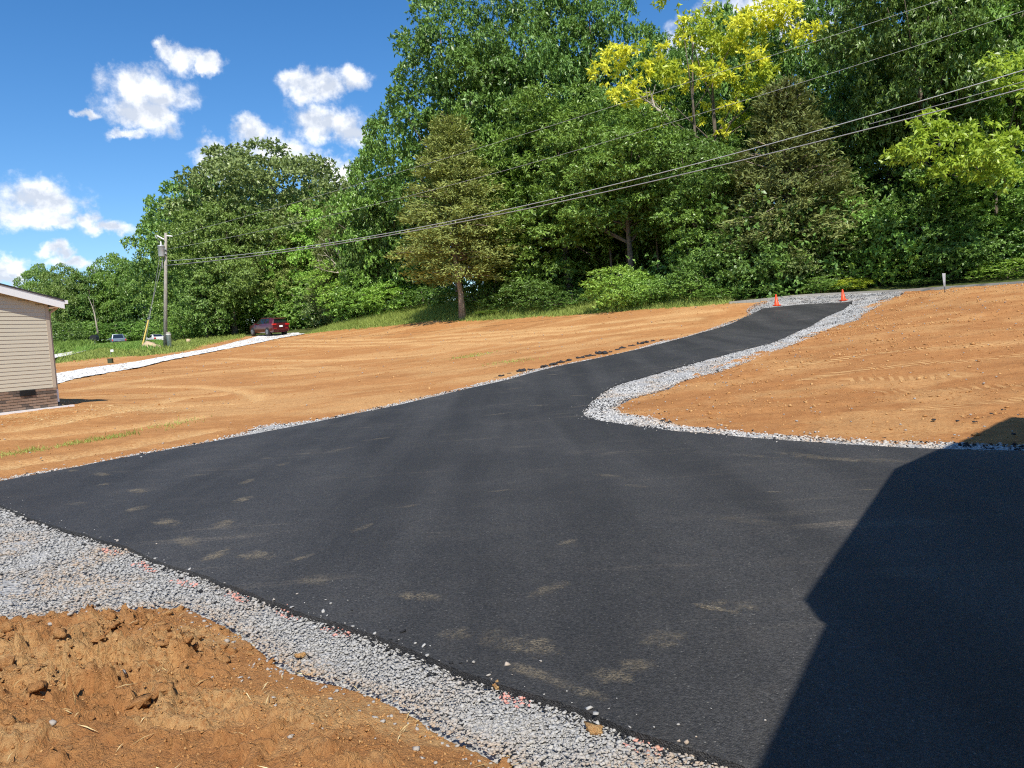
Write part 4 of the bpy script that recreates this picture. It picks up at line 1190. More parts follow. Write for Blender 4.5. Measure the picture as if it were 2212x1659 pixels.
bare_tree('dead_limb', 'bleached bare limbs sticking out of the brownish cedar', [[(736, 598), (735, 560), (728, 530), (718, 505), (712, 485)], [(735, 580), (715, 560), (700, 545)], [(735, 590), (705, 585), (680, 575)], [(734, 555), (715, 530), (700, 520)], [(736, 595), (722, 575), (716, 550)]], 76.5, .10, 'bark_dead', 'dead limb', 5)
bare_tree('broken_limb', 'pale broken limb reaching up left into the yellow foliage', [[(1452, 258), (1425, 240), (1400, 220), (1375, 200)], [(1415, 235), (1408, 210), (1402, 190)]], 50.2, .14, 'bark_dead', 'broken limb', 6)
bare_tree('broken_limb', 'short pale stub among the lime boughs at the right', [[(2030, 318), (2032, 300), (2036, 288)], [(2032, 300), (2040, 292)]], 42.0, .12, 'bark_dead', 'broken limb', 7)
bare_tree('bare_trunk', 'thin pale leaning trunk in the trees behind the house corner', [[(212, 722), (208, 700), (202, 670), (190, 640)]], 108, .16, 'bark_dead', 'bare trunk', 8)
# trunks in the dark hollow
for i, (px, y0, y1, Y, lab) in enumerate([(1318, 600, 470, 58, 'left slim trunk in the dark hollow under the hickories'), (1352, 600, 480, 60, 'pale slim trunk in the middle of the dark hollow'), (1420, 610, 470, 57, 'slim trunk at the right of the dark hollow'), (1500, 610, 450, 56, 'slim dark trunk below the yellow branches')]):
    bare_tree('bare_trunk', lab, [[(px + 4, y0), (px, (y0 + y1) / 2), (px - 8, y1)]], Y, .13, 'bark', 'bare trunk', 20 + i)

# understorey shrubs: top px, width px, distance; deep leaf colour at right stands in for canopy shade
SH = [('shrub', 655, 590, 150, 87, 'leaf_mid', 'leafy shrub behind the right side of the maroon car'), ('shrub_b', 712, 596, 130, 84, 'leaf_grey', 'grey green shrub right of the maroon car'), ('shrub', 775, 594, 150, 77, 'leaf_mid', 'large round shrub left of the lone cedar trunk'),
      ('shrub_c', 845, 606, 130, 74, 'leaf_bright', 'bright shrub just left of the lone cedar trunk'), ('shrub_b', 915, 620, 120, 72, 'leaf_deep', 'dark shrub touching the lone cedar trunk on the left'), ('shrub', 545, 640, 110, 92, 'leaf_mid', 'low shrub left behind the maroon car'),
      ('shrub_c', 455, 645, 100, 88, 'leaf_bright', 'bright feathery shrub right of the utility pole'), ('shrub', 392, 665, 80, 84, 'leaf_mid', 'green shrub close to the right of the utility pole'), ('shrub_b', 330, 690, 110, 126, 'leaf_mid', 'shrub behind the white sedan'),
      ('shrub', 255, 694, 120, 128, 'leaf_deep', 'shrub behind the grey pickup'), ('shrub_b', 178, 694, 110, 124, 'leaf_mid', 'shrub right of the house corner behind the path'), ('shrub', 130, 690, 100, 118, 'leaf_deep', 'dark shrub peeking past the house corner'),
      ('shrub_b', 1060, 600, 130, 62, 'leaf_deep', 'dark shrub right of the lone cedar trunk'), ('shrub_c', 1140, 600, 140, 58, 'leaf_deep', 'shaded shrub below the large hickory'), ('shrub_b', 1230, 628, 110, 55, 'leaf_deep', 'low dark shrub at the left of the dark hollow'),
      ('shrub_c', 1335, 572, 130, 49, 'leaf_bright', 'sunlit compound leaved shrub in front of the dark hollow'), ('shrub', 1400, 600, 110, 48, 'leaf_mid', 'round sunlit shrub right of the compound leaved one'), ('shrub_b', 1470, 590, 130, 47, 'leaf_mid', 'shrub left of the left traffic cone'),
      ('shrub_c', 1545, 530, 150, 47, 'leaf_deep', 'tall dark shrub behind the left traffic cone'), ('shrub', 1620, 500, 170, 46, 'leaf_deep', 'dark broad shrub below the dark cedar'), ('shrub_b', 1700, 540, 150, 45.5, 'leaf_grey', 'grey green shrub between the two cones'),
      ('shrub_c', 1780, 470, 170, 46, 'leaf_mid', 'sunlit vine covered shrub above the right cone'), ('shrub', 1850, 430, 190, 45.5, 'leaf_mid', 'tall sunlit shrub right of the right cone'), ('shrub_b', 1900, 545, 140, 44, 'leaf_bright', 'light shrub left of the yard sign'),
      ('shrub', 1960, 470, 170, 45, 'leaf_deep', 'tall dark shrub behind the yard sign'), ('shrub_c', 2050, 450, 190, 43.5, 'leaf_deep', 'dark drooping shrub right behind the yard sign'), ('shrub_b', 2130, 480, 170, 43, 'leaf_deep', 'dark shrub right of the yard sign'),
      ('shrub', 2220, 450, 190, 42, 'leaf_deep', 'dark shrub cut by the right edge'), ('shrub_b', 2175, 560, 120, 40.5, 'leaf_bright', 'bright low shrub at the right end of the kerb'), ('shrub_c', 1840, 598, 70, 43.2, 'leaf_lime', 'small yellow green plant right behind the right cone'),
      ('shrub_b', 1770, 598, 90, 43.5, 'leaf_mid', 'low bright shrub just left of the right cone'), ('shrub', 1560, 620, 100, 45, 'leaf_mid', 'low shrub behind the kerb left of the left cone'), ('shrub_b', 1660, 612, 90, 44.5, 'leaf_deep', 'low shrub directly behind the left cone'),
      ('shrub_c', 1068, 668, 60, 59, 'leaf_bright', 'small bright weed clump on the verge right of the cedar trunk'), ('shrub_b', 2000, 600, 90, 42, 'leaf_deep', 'low dark shrub at the foot of the bank left of the sign')]
for k, x, y, w, Y, lf, lab in SH: tree(k, x, y, Y, w, lf, lab, 'shrub', 'shrub')


# the deeper wood behind, one mass
def mass(name, boxes, n, L, mat, label, seed):
    r = np.random.default_rng(seed); Ps = []
    for (x0, x1, y0, y1, z0, z1, w) in boxes:
        k = int(n * w); c = k // 40 + 1
        cx_, cy_, cz_ = x0 + (x1 - x0) * r.random(c), y0 + (y1 - y0) * r.random(c), z0 + (z1 - z0) * r.random(c)
        i = r.integers(0, c, k); q = r.standard_normal((k, 3)) * 1.1
        x = cx_[i] + q[:, 0]; y = cy_[i] + q[:, 1]
        Ps.append(np.stack([x, y, terr(x, y) + np.maximum(.1, cz_[i] + q[:, 2] * .8)], 1))
    P = np.vstack(Ps)
    D = unit(r.standard_normal((len(P), 3)) + np.array([0, -.4, .5]))
    v, f, t = sprays(P, D, 4, L, .55, .2, r)
    return link(name, mesh_np(name, v, f, M[mat], False, {'tint': t}), kind='stuff', label=label)


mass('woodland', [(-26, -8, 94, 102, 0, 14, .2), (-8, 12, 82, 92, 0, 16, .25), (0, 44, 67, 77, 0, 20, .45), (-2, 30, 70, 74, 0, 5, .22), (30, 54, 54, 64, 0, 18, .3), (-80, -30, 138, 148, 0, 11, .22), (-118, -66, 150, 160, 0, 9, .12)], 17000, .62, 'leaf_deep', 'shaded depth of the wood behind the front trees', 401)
mass('undergrowth', [(-26, -15, 86, 91, 0, 2.2, .14), (-14, -6, 78, 83, 0, 2.2, .10), (-6, 1, 69, 73, 0, 2.0, .08), (2, 8, 59, 62, 0, 1.2, .06), (8, 16, 50, 54, 0, 1.0, .16), (14, 34, 44.2, 47, 0, 4.5, .7), (-40, -28, 97, 102, 0, 2.0, .2)], 10000, .28, 'leaf_deep', 'tangle of vines and weeds along the foot of the wood', 402)  # deep leaf colour here puts the shade under the boughs into the foliage


# ------------------------------------------------------------------ grass
def grass(name, P, h, w, mat, label, seed, lean=.45):
    r = np.random.default_rng(seed); N = len(P)
    d = unit(np.stack([r.standard_normal(N) * lean, r.standard_normal(N) * lean, np.ones(N)], 1)); a = r.random(N) * 2 * PI
    s_ = np.stack([np.cos(a), np.sin(a), 0 * a], 1) * (np.broadcast_to(w, N))[:, None]; H = (np.broadcast_to(h, N) * (.5 + .8 * r.random(N)))[:, None]
    bend = np.stack([r.standard_normal(N), r.standard_normal(N), -.2 * np.ones(N)], 1) * H * .28
    m = P + d * H * .55; v = np.stack([P - s_ * .5, P + s_ * .5, m + s_ * .36, m - s_ * .36, P + d * H + bend], 1).reshape(-1, 3)
    i = np.arange(N)[:, None] * 5; f = np.vstack([i + np.array([0, 1, 2]), i + np.array([0, 2, 3]), i + np.array([3, 2, 4])])
    return link(name, mesh_np(name, v, f, M[mat], False, {'tint': np.repeat(np.clip(.5 * r.random(N) + .5 * vn(P[:, 0] * .6, P[:, 1] * .6, 8), 0, 1), 5)}), kind='stuff', label=label)


def on(p, dz=0.0): return np.stack([p[:, 0], p[:, 1], terr(p[:, 0], p[:, 1]) + dz], 1)


fe = ground(FAR_EDGE); back = fe + np.array([1.5, 9.5, 0])
vp = np.vstack([fe[:, :2] + (0, -.35), back[::-1][:, :2]])
p = scatter(vp, 120, 31); p = p[rng.random(len(p)) < np.clip(1.15 - .0 * p[:, 0], 0, 1)]
dfe = pdist(fe, p[:, 0], p[:, 1])[0]
grass('grass', on(p, -.08), np.clip(.18 + .16 * dfe, .15, .62) * (.6 + .8 * fbm(p[:, 0] * .5, p[:, 1] * .5, 3, 81)), .035, 'grass', 'tall sunlit grass verge between the clay field and the wood', 32)
lv = ground([(121, 787), (229, 775), (308, 771), (397, 762), (470, 741), (530, 729), (530, 716), (470, 716), (420, 722), (380, 738), (330, 742), (270, 742), (200, 748), (125, 765)])
p = scatter(lv, 30, 33)
grass('grass', on(p, -.08), .28 * (.5 + fbm(p[:, 0] * .4, p[:, 1] * .4, 3, 82)), .05, 'grass', 'short sparse grass around the utility pole', 34)
lv2 = ground([(160, 765), (225, 752), (270, 757), (330, 757), (352, 750), (352, 738), (300, 730), (240, 736), (190, 744)])
p = scatter(lv2, 38, 35)
grass('grass', on(p, -.08), np.clip(1.0 - (p[:, 1] - 66) * .026, .12, 1) * .55 * (.55 + .7 * fbm(p[:, 0] * .3, p[:, 1] * .3, 3, 83)), .075, 'grass_deep', 'rank tall grass in front of the parked sedan and pickup', 36)
lv3 = ground([(112, 768), (128, 765), (190, 748), (215, 742), (190, 738), (112, 742)])
p = scatter(lv3, 22, 37)
grass('grass', on(p, -.08), .8, .08, 'grass_deep', 'grass behind the short white path by the house corner', 38)
gs = smooth_line(ground([(-20, 985), (100, 966), (200, 951), (300, 933), (430, 905)]), 8)
t_ = rng.random(900) * (len(gs) - 1); i_ = t_.astype(int); q_ = gs[i_] + (gs[np.minimum(i_ + 1, len(gs) - 1)] - gs[i_]) * (t_ % 1)[:, None]
q_[:, :2] += rng.standard_normal((900, 2)) * .17; q_ = q_[fbm(q_[:, 0] * .9, q_[:, 1] * .9, 3, 84) > .44]; q_[:, 2] = dl_z(q_[:, 0], q_[:, 1])
grass('grass', q_, .10, .012, 'grass', 'thin row of sprouting grass across the clay left of the apron', 39, .8)
q_ = np.vstack([g1(px, py) + np.column_stack([rng.standard_normal(150) * .5, rng.standard_normal(150) * .4, np.zeros(150)]) for px, py in [(1035, 765), (1110, 782), (1010, 772)]]); q_[:, 2] = dl_z(q_[:, 0], q_[:, 1])
grass('grass', q_, .10, .02, 'grass', 'few green tufts on the clay left of the asphalt chunks', 40, .8)
# straw near the house and over the mound
sp = np.vstack([g1(60, 905) + np.column_stack([rng.standard_normal(700) * 1.0, rng.standard_normal(700) * .7, np.zeros(700)]), g1(215, 885) + np.column_stack([rng.standard_normal(500) * 1.4, rng.standard_normal(500) * .5, np.zeros(500)])])
sp[:, 2] = dl_z(sp[:, 0], sp[:, 1]) + .01
q_ = scatter(mpoly, 26, 41); q_ = q_[np.hypot(q_[:, 0], q_[:, 1]) > 1.8]; near = np.column_stack([q_, mound_z(q_[:, 0], q_[:, 1]) + .012])
for nm, P, L, w, lab in (('straw', sp, .16, .012, 'loose straw strewn on the clay in front of the beige house'), ('straw', near, .09, .005, 'bits of straw and roots on the loose clay lower left')):
    N = len(P); d = np.column_stack([rng.standard_normal(N), rng.standard_normal(N), rng.standard_normal(N) * .15]); l = L * (.3 + rng.random(N))
    v, f = leaf_quads(P, d, np.tile([0, 0, 1.0], (N, 1)) + rng.standard_normal((N, 3)) * .3, l, np.full(N, w), .02)
    link(nm, mesh_np(nm, v, f, M['straw'], False, {'tint': np.repeat(rng.random(N), 4)}), kind='stuff', label=lab)


# ------------------------------------------------------------------ generic copy of a thing with its parts
def copy_tree(o, parent=None):
    c = o.copy(); col.objects.link(c); c.parent = parent
    for ch in o.children: copy_tree(ch, c)
    return c


# ------------------------------------------------------------------ beige house at the left
HB = np.array([*atY(126, 878.5, 21)[:2], 0]); HZ = float(terr(HB[0], HB[1])) - .02
ha = R(23)
# local frame: x along the gable wall away from the far corner (towards the viewer's left), y outward from the gable wall, z up
hx = np.array([-math.sin(ha), -math.cos(ha), 0]); hy = np.array([math.cos(ha), -math.sin(ha), 0])
house = empty('house', 'beige vinyl sided house with brown brick skirt and white fascia at the left edge', 'house')
house.matrix_world = Matrix(((hx[0], -hy[0], 0, HB[0]), (hx[1], -hy[1], 0, HB[1]), (0, 0, 1, HZ), (0, 0, 0, 1)))
GW, DEP, BH, WH, PITCH = 7.9, 13.0, .58, 2.26, .22          # gable width, depth, brick height, siding height, roof pitch
# in this frame the wall face is y = 0 and the house body lies at y > 0
EAVE = BH + WH
wall_p = [(0.03, BH), (GW - .03, BH), (GW - .03, EAVE), (GW / 2, EAVE + PITCH * GW / 2), (0.03, EAVE)]
mb = MB(); n = 5
mb.add([(x, .03, z) for x, z in wall_p] + [(x, DEP, z) for x, z in wall_p], [tuple(range(4, -1, -1)), (5, 6, 7, 8, 9)] + [(i, (i + 1) % 5, 5 + (i + 1) % 5, 5 + i) for i in range(5)])
mb.build('wall', M['siding'], house)
mb = MB(); mb.box((GW / 2, DEP / 2 + .035, BH / 2 - .1), (GW - .05, DEP, BH + .2)); mb.build('foundation', M['mortar'], house)
# siding: lapped courses, each its own strip (bottom edge proud of the one below)
PIT = .1016; ncourse = int((WH + PITCH * GW / 2) / PIT) + 1
sid = empty('siding', None, None); sid.parent = house; del sid
sid = [o for o in house.children if o.name.startswith('siding')][0]
for i in range(ncourse):
    z0_, z1_ = BH + i * PIT, BH + (i + 1) * PIT
    xa = .10; xb = GW - .10
    if z1_ > EAVE: xa = max(xa, (z1_ - EAVE) / PITCH + .02); xb = GW - xa
    if xb - xa < .3: break
    me = bpy.data.meshes.new('siding_course')
    # profile: face leaning in towards the top, a step at mid height (double lap) and a lip below
    prof = [(.026, z0_ + .012), (-.007, z0_ + .006), (-.007, z0_ + .012), (.003, z1_ + .008), (.026, z1_ + .008)]
    k = len(prof); v = [(xa, y, z) for y, z in prof] + [(xb, y, z) for y, z in prof]
    me.from_pydata(v, [], [(j, j + 1, k + j + 1, k + j) for j in range(k - 1)] + [tuple(range(k)), tuple(range(2 * k - 1, k - 1, -1))]); me.materials.append(M['siding']); me.update()
    link('siding_course', me, sid)
mb = MB(); mb.box((.05, .012, BH + WH / 2 + .0), (.10, .045, WH)); mb.box((.012, .06, BH + WH / 2), (.045, .10, WH)); mb.build('corner_post', M['trim_tan'], house)
# bricks
bm_ = MB(); bm_.box((0, 0, 0), (.194, .05, .057)); bme = bpy.data.meshes.new('brick'); bme.from_pydata(bm_.v, [], bm_.f); bme.materials.append(M['brick']); bme.update()
rows = 8; CH = .0725; rest = MB(); cnt = 0
foundation = [o for o in house.children if o.name.startswith('foundation')][0]
for r_ in range(rows):
    x = .10 + (.10 if r_ % 2 else 0)
    if r_ % 2: rest.box((.05, .018, .035 + r_ * CH), (.095, .05, .057))
    while x < GW - .1:
        z_ = .035 + r_ * CH
        if x < 6.0 and cnt < 290:
            o = link('brick', bme, foundation, loc=(x, .018 + .006 * rng.random() - .003, z_)); cnt += 1
        else: rest.box((x, .018, z_), (.194, .05, .057))
        x += .204
rest.build('brickwork', M['brick'], foundation, kind='stuff')
# vent in the skirt
mb = MB(); mb.box((.83, -.012, BH - .075), (.42, .03, .15)); ve = mb.build('vent', M['black_plastic'], house)
for i in range(14):
    m2 = MB(); m2.box((.645 + i * .0285, -.032, BH - .075), (.012, .014, .13)); m2.build('louvre', M['black_plastic'], ve)
mb = MB(); mb.box((GW / 2 - .15, -.06, .035), (GW + .5, .10, .06)); mb.build('ground_trim', M['white'], house)
# roof: two slabs with rake overhang, fascia and soffit
OV, RK = .34, .20
for side in (0, 1):
    sgn = 1 if side == 0 else -1; x0_ = -OV if side == 0 else GW + OV; zE = EAVE - PITCH * OV + .16; xr = GW / 2; zR = EAVE + PITCH * GW / 2 + .16
    q = [(x0_, -RK - .02, zE), (xr, -RK - .02, zR), (xr, DEP + RK, zR), (x0_, DEP + RK, zE)]
    mb = MB(); mb.slab(q if side else q[::-1], None, (0, 0, 1), .035); rf = mb.build('roof', M['shingle'], house)
    mb = MB(); q = [(x0_, -RK, zE - .215), (xr, -RK, zR - .215), (xr, -RK + .03, zR - .215), (x0_, -RK + .03, zE - .215)]; mb.slab(q, None, (0, 0, 1), .212); mb.build('fascia', M['white'], rf)
    mb = MB(); q = [(x0_ + sgn * .30, -RK + .032, zE - .15 + .30 * PITCH), (xr, -RK + .032, zR - .15), (xr, .028, zR - .15), (x0_ + sgn * .30, .028, zE - .15 + .30 * PITCH)]; mb.slab(q, None, (0, 0, 1), .02); mb.build('soffit', M['soffit'], rf)
    mb = MB(); mb.box((x0_ + sgn * .17, (DEP) / 2, zE - .165), (.33, DEP + .2, .02)); mb.box((x0_ + .01 * sgn, DEP / 2, zE - .09), (.025, DEP + 2 * RK - .08, .16)); mb.build('eave', M['white'], rf)
    mb = MB(); mb.box((x0_ - sgn * .06, DEP / 2, zE - .03), (.11, DEP + 2 * RK, .10)); mb.build('gutter', M['white'], rf)
mb = MB(); zE = EAVE - PITCH * OV + .16
mb.tube([(-OV - .02, .10, zE - .08), (-OV + .02, .10, zE - .17), (-.11, .10, zE - .30), (-.075, .10, zE - .42), (-.075, .10, BH - .05)], .038, 8); mb.build('downspout', M['trim_tan'], house)
mb = MB(); mb.tube([(-.075, .10, BH - .052), (-.075, .10, .16)], .042, 8); dn = mb.build('downspout', M['white'], house, label='white lower length of downspout')
mb = MB(); mb.tube([(-.075, .10, .158), (-.08, .08, .10), (-.12, .03, .0), (-.2, -.04, -.05)], .062, 10); mb.build('drain_pipe', M['black_plastic'], house)
house.children[0]

# ------------------------------------------------------------------ the house beside the camera: only its shadow reaches the picture
ct = 1 / math.tan(SUN_EL); sdir = np.array([math.sin(SUN_TO), math.cos(SUN_TO)])


def caster(px, py, h):
    g = g1(px, py); return np.array([*(g[:2] - sdir * ct * (h - g[2] - .05)), h])


EH = 3.3
E1 = caster(1945, 1028, EH)               # outer eave corner
E0 = caster(1755, 1330, EH)               # step in the eave
E0b = caster(1805, 1385, EH - .12)
Eb = caster(1690, 1659, EH - .12)
dirb = unit(Eb[:2] - E0b[:2]); Ez = np.array([*(E0b[:2] + dirb * 9), EH - .12])
rk = caster(2200, 903, 5.6)
nh = empty('house', 'house beside the viewer whose roof edge casts the shadow lower right', 'house')
ax_ = unit(E1[:2] - E0[:2]); pr = np.array([ax_[1], -ax_[0]])
rg1 = rk; back = -ax_
ridge0 = np.array([*(rk[:2] + back * 14), rk[2]])
mb = MB()
far1 = np.array([*(2 * rk[:2] - E1[:2]), EH]); far0 = np.array([*(far1[:2] + back * 14), EH])
E0z = np.array([*(E0[:2] - ax_ * .02), EH])
# left slope: eave E1-E0 then the lower, stepped eave
mb.slab([E1, rk, np.array([*(rk[:2] - ax_ * np.hypot(*(E1[:2] - E0[:2]))), rk[2]]), E0], None, (0, 0, 1), .12)
A_ = np.array([*(rk[:2] - ax_ * np.hypot(*(E1[:2] - E0[:2]))), rk[2]])
mb.slab([E0b, A_, np.array([*(A_[:2] + dirb * 10), rk[2]]), Ez], None, (0, 0, 1), .12)
mb.slab([E0, A_, E0b, E0b + (0, 0, .1)], None, (0, 0, 1), .1)
mb.slab([rk, far1, far0, ridge0], None, (0, 0, 1), .12)
mb.build('roof', M['shingle'], nh)
wa = [E1[:2] - ax_ * .3 + pr * .4, E0[:2] + pr * .4, Ez[:2] + pr * .45, far0[:2] - pr * .4, far1[:2] - ax_ * .3 - pr * .4]
mb = MB(); mb.prism([tuple(p) for p in wa], -.3, EH - .02); mb.build('wall', M['siding'], nh)


# ------------------------------------------------------------------ utility pole and wires
pb = g1(355, 748); pb = np.array([*atY(357, 747, 65)[:2], 0]); pb[2] = float(terr(pb[0], pb[1])) - .1
ptop = atY(358, 503, 65)
pole = empty('utility_pole', 'weathered leaning utility pole with grey transformer at the left of the field', 'utility pole', tuple(pb))
L_ = ptop - pb; at = lambda t: L_ * t
mb = MB(); mb.tube([L_ * 0, L_ * .5, L_], [.165, .14, .105], 14); mb.build('pole', M['pole_wood'], pole, True)
mb = MB(); mb.tube([(.36, -.05, -.1), (.38, -.06, 1.25)], [.17, .165], 12); mb.build('stub', M['pole_wood'], pole, True, label='short cut off pole stub against the base')
pl = lambda px, py, dy=-.25: atY(px, py, 65 + dy) - pb
tf = pl(348.5, 541); tb = MB(); tb.lathe((tf[0], tf[1], tf[2] - .5), [(.26, 0), (.27, .02), (.27, .82), (.285, .83), (.285, .88), (.2, .93), (.06, .96)], 18); tr_ = tb.build('transformer', M['galv'], pole, True)
mb = MB(); mb.lathe((tf[0] + .02, tf[1], tf[2] + .45), [(.05, 0), (.08, .05), (.05, .1), (.08, .15), (.04, .2), (.05, .3)], 10); mb.build('bushing', M['white'], tr_)
mb = MB(); mb.box((tf[0] + .30, tf[1] + .05, tf[2] + .1), (.2, .08, .08)); mb.box((tf[0] + .30, tf[1] + .05, tf[2] - .25), (.2, .08, .08)); mb.build('bracket', M['galv'], tr_)
a, b = pl(354, 517), pl(340, 509.5); mb = MB(); mb.tube([a, b], .055, 6); arm = mb.build('fuse_arm', M['white'], pole)
mb = MB(); c = pl(335, 508); mb.tube([b + (0, 0, .05), c, pl(338, 515)], .04, 6); mb.build('fuse_cutout', M['galv'], arm)
a, b = pl(360, 509), pl(373, 510.5); mb = MB(); mb.tube([a, a * .5 + b * .5, b], [.035, .06, .035], 8); mb.build('insulator', M['white'], pole)
mb = MB(); mb.tube([pl(352, 540), pl(350.5, 560), pl(352, 580)], .03, 6); mb.tube([tf + (0, 0, .75), pl(342, 525), b * .0 + pl(340, 510)], .014, 5); mb.build('riser_cable', M['wire'], pole)

# wires run to a pole beyond the right edge
P2 = np.array([30.0, 27.0]); Pa = pb[:2]


def on_plane(px, py):
    d = rayd(px, py)[0]; dd = P2 - Pa; nrm = np.array([-dd[1], dd[0]]); t = (Pa @ nrm) / (d[:2] @ nrm)
    p = eye + d * t; return p, ((p[:2] - Pa) @ dd) / (dd @ dd)


def wire(pts, rad, mat, label, end=1.0, n=60):
    S = [on_plane(*q) for q in pts]; t = np.array([s[1] for s in S]); z = np.array([s[0][2] for s in S])
    c = np.polyfit(t, z, 2); tt = np.linspace(t[0], end, n)
    P = np.stack([Pa[0] + (P2 - Pa)[0] * tt, Pa[1] + (P2 - Pa)[1] * tt, np.polyval(c, tt)], 1)
    mb = MB(); mb.tube(P, rad, 6); return mb.build('power_line', M[mat], None, True, label=label, cat='power line', group='wires between the utility poles'), P[-1]


ends = []
for pts, rad, mat, lab in [
    ([(372, 511), (820, 378), (1052, 320), (1241, 258), (1456, 189), (1608, 137), (1957, 24)], .009, 'wire_bright', 'topmost thin wire crossing the tree crowns'),
    ([(360, 538), (794, 447), (1069, 374), (1297, 310), (1481, 254), (1846, 140), (2212, 26)], .009, 'wire_bright', 'second thin wire from the top crossing the tree crowns'),
    ([(362, 563), (768, 517), (983, 478), (1198, 430), (1481, 355), (1846, 258), (2212, 155)], .022, 'wire_bright', 'upper of the two thick low cables'),
    ([(358, 572), (768, 524), (983, 486), (1198, 438), (1481, 365), (1846, 283), (2212, 199)], .026, 'wire', 'lower of the two thick low cables')]:
    o, e_ = wire(pts, rad, mat, lab); ends.append(e_)
S0, _ = on_plane(1878, 268); S1, _ = on_plane(2212, 176); mb = MB(); mb.tube([S0 + (S1 - S0) * k for k in (0, .33, .66, 1, 1.35)], .014, 5); mb.build('power_line', M['wire'], label='thin wire splitting off the lower thick cable near the right edge', cat='power line', group='wires between the utility poles')
z2 = float(terr(*P2)); mb = MB(); mb.tube([(0, 0, -.3), (0, 0, max(e_[2] for e_ in ends) + .4 - z2)], [.19, .13], 12)
p2 = empty('utility_pole', 'second utility pole beyond the right edge carrying the wires', 'utility pole', (P2[0], P2[1], z2)); mb.build('pole', M['pole_wood'], p2, True)

# guy wires with yellow guard
anc = ground([(306, 752), (301, 750), (312, 752)])
for i, (top, lab, guard) in enumerate([((350, 566), 'guy wire with yellow guard left of the utility pole', True), ((349.5, 575), 'middle guy wire left of the utility pole', False), ((346, 550), 'outer guy wire left of the utility pole', False)]):
    a = atY(*top, 64.8); b = np.array(anc[i]) + (0, 0, -.05); d = b - a
    g_ = empty('guy_wire', lab, 'guy wire', tuple(b), group='guy wires')
    mb = MB(); mb.tube([a - b, (a - b) * .5, (a - b) * 0], .014, 5); mb.build('wire', M['wire'], g_)
    if guard:
        t0 = (a - b) * .33; mb = MB(); mb.tube([t0, (a - b) * .005], .062, 8); mb.build('guard', M['guard'], g_)
pbk = empty('plastic_pipe', 'white plastic pipe end standing right of the utility pole base', 'pipe', tuple(atY(366.5, 748, 64)))
mb = MB(); mb.lathe((0, 0, -.1), [(.16, 0), (.19, 1.05), (.21, 1.06), (.21, 1.1), (.17, 1.1), (.16, .9)], 14); mb.build('pipe', M['white'], pbk, True)

# rocks at the pole
for i, (px, py, s_, lab) in enumerate([(318, 756, .42, 'left tan rock below the utility pole'), (331, 752, .5, 'larger tan rock below the utility pole'), (336, 748, .36, 'right tan rock at the utility pole base'), (327, 745.5, .6, 'tan dirt covered boulder behind the rocks at the pole'), (405, 730, .3, 'pale rock in the grass right of the pole')]):
    p = atY(px, py, 62.5 if i < 4 else 76); p[2] = float(terr(p[0], p[1])) + s_ * .2
    v, f, k = rocks(np.zeros((1, 3)), [s_], 500 + i, 1, .7)
    link('rock', mesh_np('rock', v, f, M['rock_tan'], False), None, lab, 'rock', 'rocks at the utility pole', loc=tuple(p))

# utility box, marker flag, mailbox
g = g1(239, 784); ub = empty('utility_box', 'small dark green utility box on the clay beyond the white drive', 'utility box', tuple(g))
mb = MB(); s_ = 9.2 * g[1] / F; mb.box((0, 0, s_ * .5), (s_, s_ * .8, s_ * 1.0)); mb.build('cabinet', M['green_box'], ub)
mb = MB(); mb.box((0, 0, s_ * 1.03), (s_ * 1.08, s_ * .88, s_ * .06)); mb.build('lid', M['green_box'], ub)
g = g1(240, 771); fl = empty('marker_flag', 'small white marker flag behind the green utility box', 'flag', tuple(g)); mb = MB(); mb.tube([(0, 0, 0), (0, 0, .5)], .012, 5); mb.build('stake', M['wire'], fl); mb = MB(); mb.box((.1, 0, .42), (.2, .02, .15)); mb.build('flag', M['white'], fl)
m_ = atY(204.6, 738, 104); m_[2] = float(terr(m_[0], m_[1])); mbx = empty('mailbox', 'dark mailbox on a post behind the short white path', 'mailbox', tuple(m_))
zt = atY(204.6, 729, 104)[2] - m_[2]
mb = MB(); mb.box((0, 0, (zt - .3) / 2), (.2, .2, zt - .3)); mb.build('post', M['concrete'], mbx)
mb = MB(); n = 8; prof = [(-.5, 0), (.5, 0), (.5, .35)] + [(.5 * math.cos(PI * i / n), .35 + .35 * math.sin(PI * i / n)) for i in range(1, n)] + [(-.5, .35)]
mb.add([(x * .9, -.4, z + zt - .35) for x, z in prof] + [(x * .9, .4, z + zt - .35) for x, z in prof], [tuple(range(len(prof))), tuple(range(2 * len(prof) - 1, len(prof) - 1, -1))] + [(i, len(prof) + i, len(prof) + (i + 1) % len(prof), (i + 1) % len(prof)) for i in range(len(prof))]); mb.build('box', M['black_plastic'], mbx)


# ------------------------------------------------------------------ traffic cones, yard sign, asphalt chunks
def cone(px, py, h, label):
    p = g1(px, py); o = empty('traffic_cone', label, 'traffic cone', (p[0], p[1], p[2] + .045), group='traffic cones at the top of the driveway')
    mb = MB(); w = h * .30; oct_ = [(w, w * .75), (w * .75, w), (-w * .75, w), (-w, w * .75), (-w, -w * .75), (-w * .75, -w), (w * .75, -w), (w, -w * .75)]; mb.prism(oct_, 0, h * .055); mb.build('base', M['cone'], o)
    mb = MB(); mb.lathe((0, 0, h * .054), [(h * .235, 0), (h * .225, h * .03), (h * .20, h * .04), (h * .065, h * .90), (h * .06, h * .935), (h * .045, h * .945)], 20); mb.build('body', M['cone'], o, True)
    return o


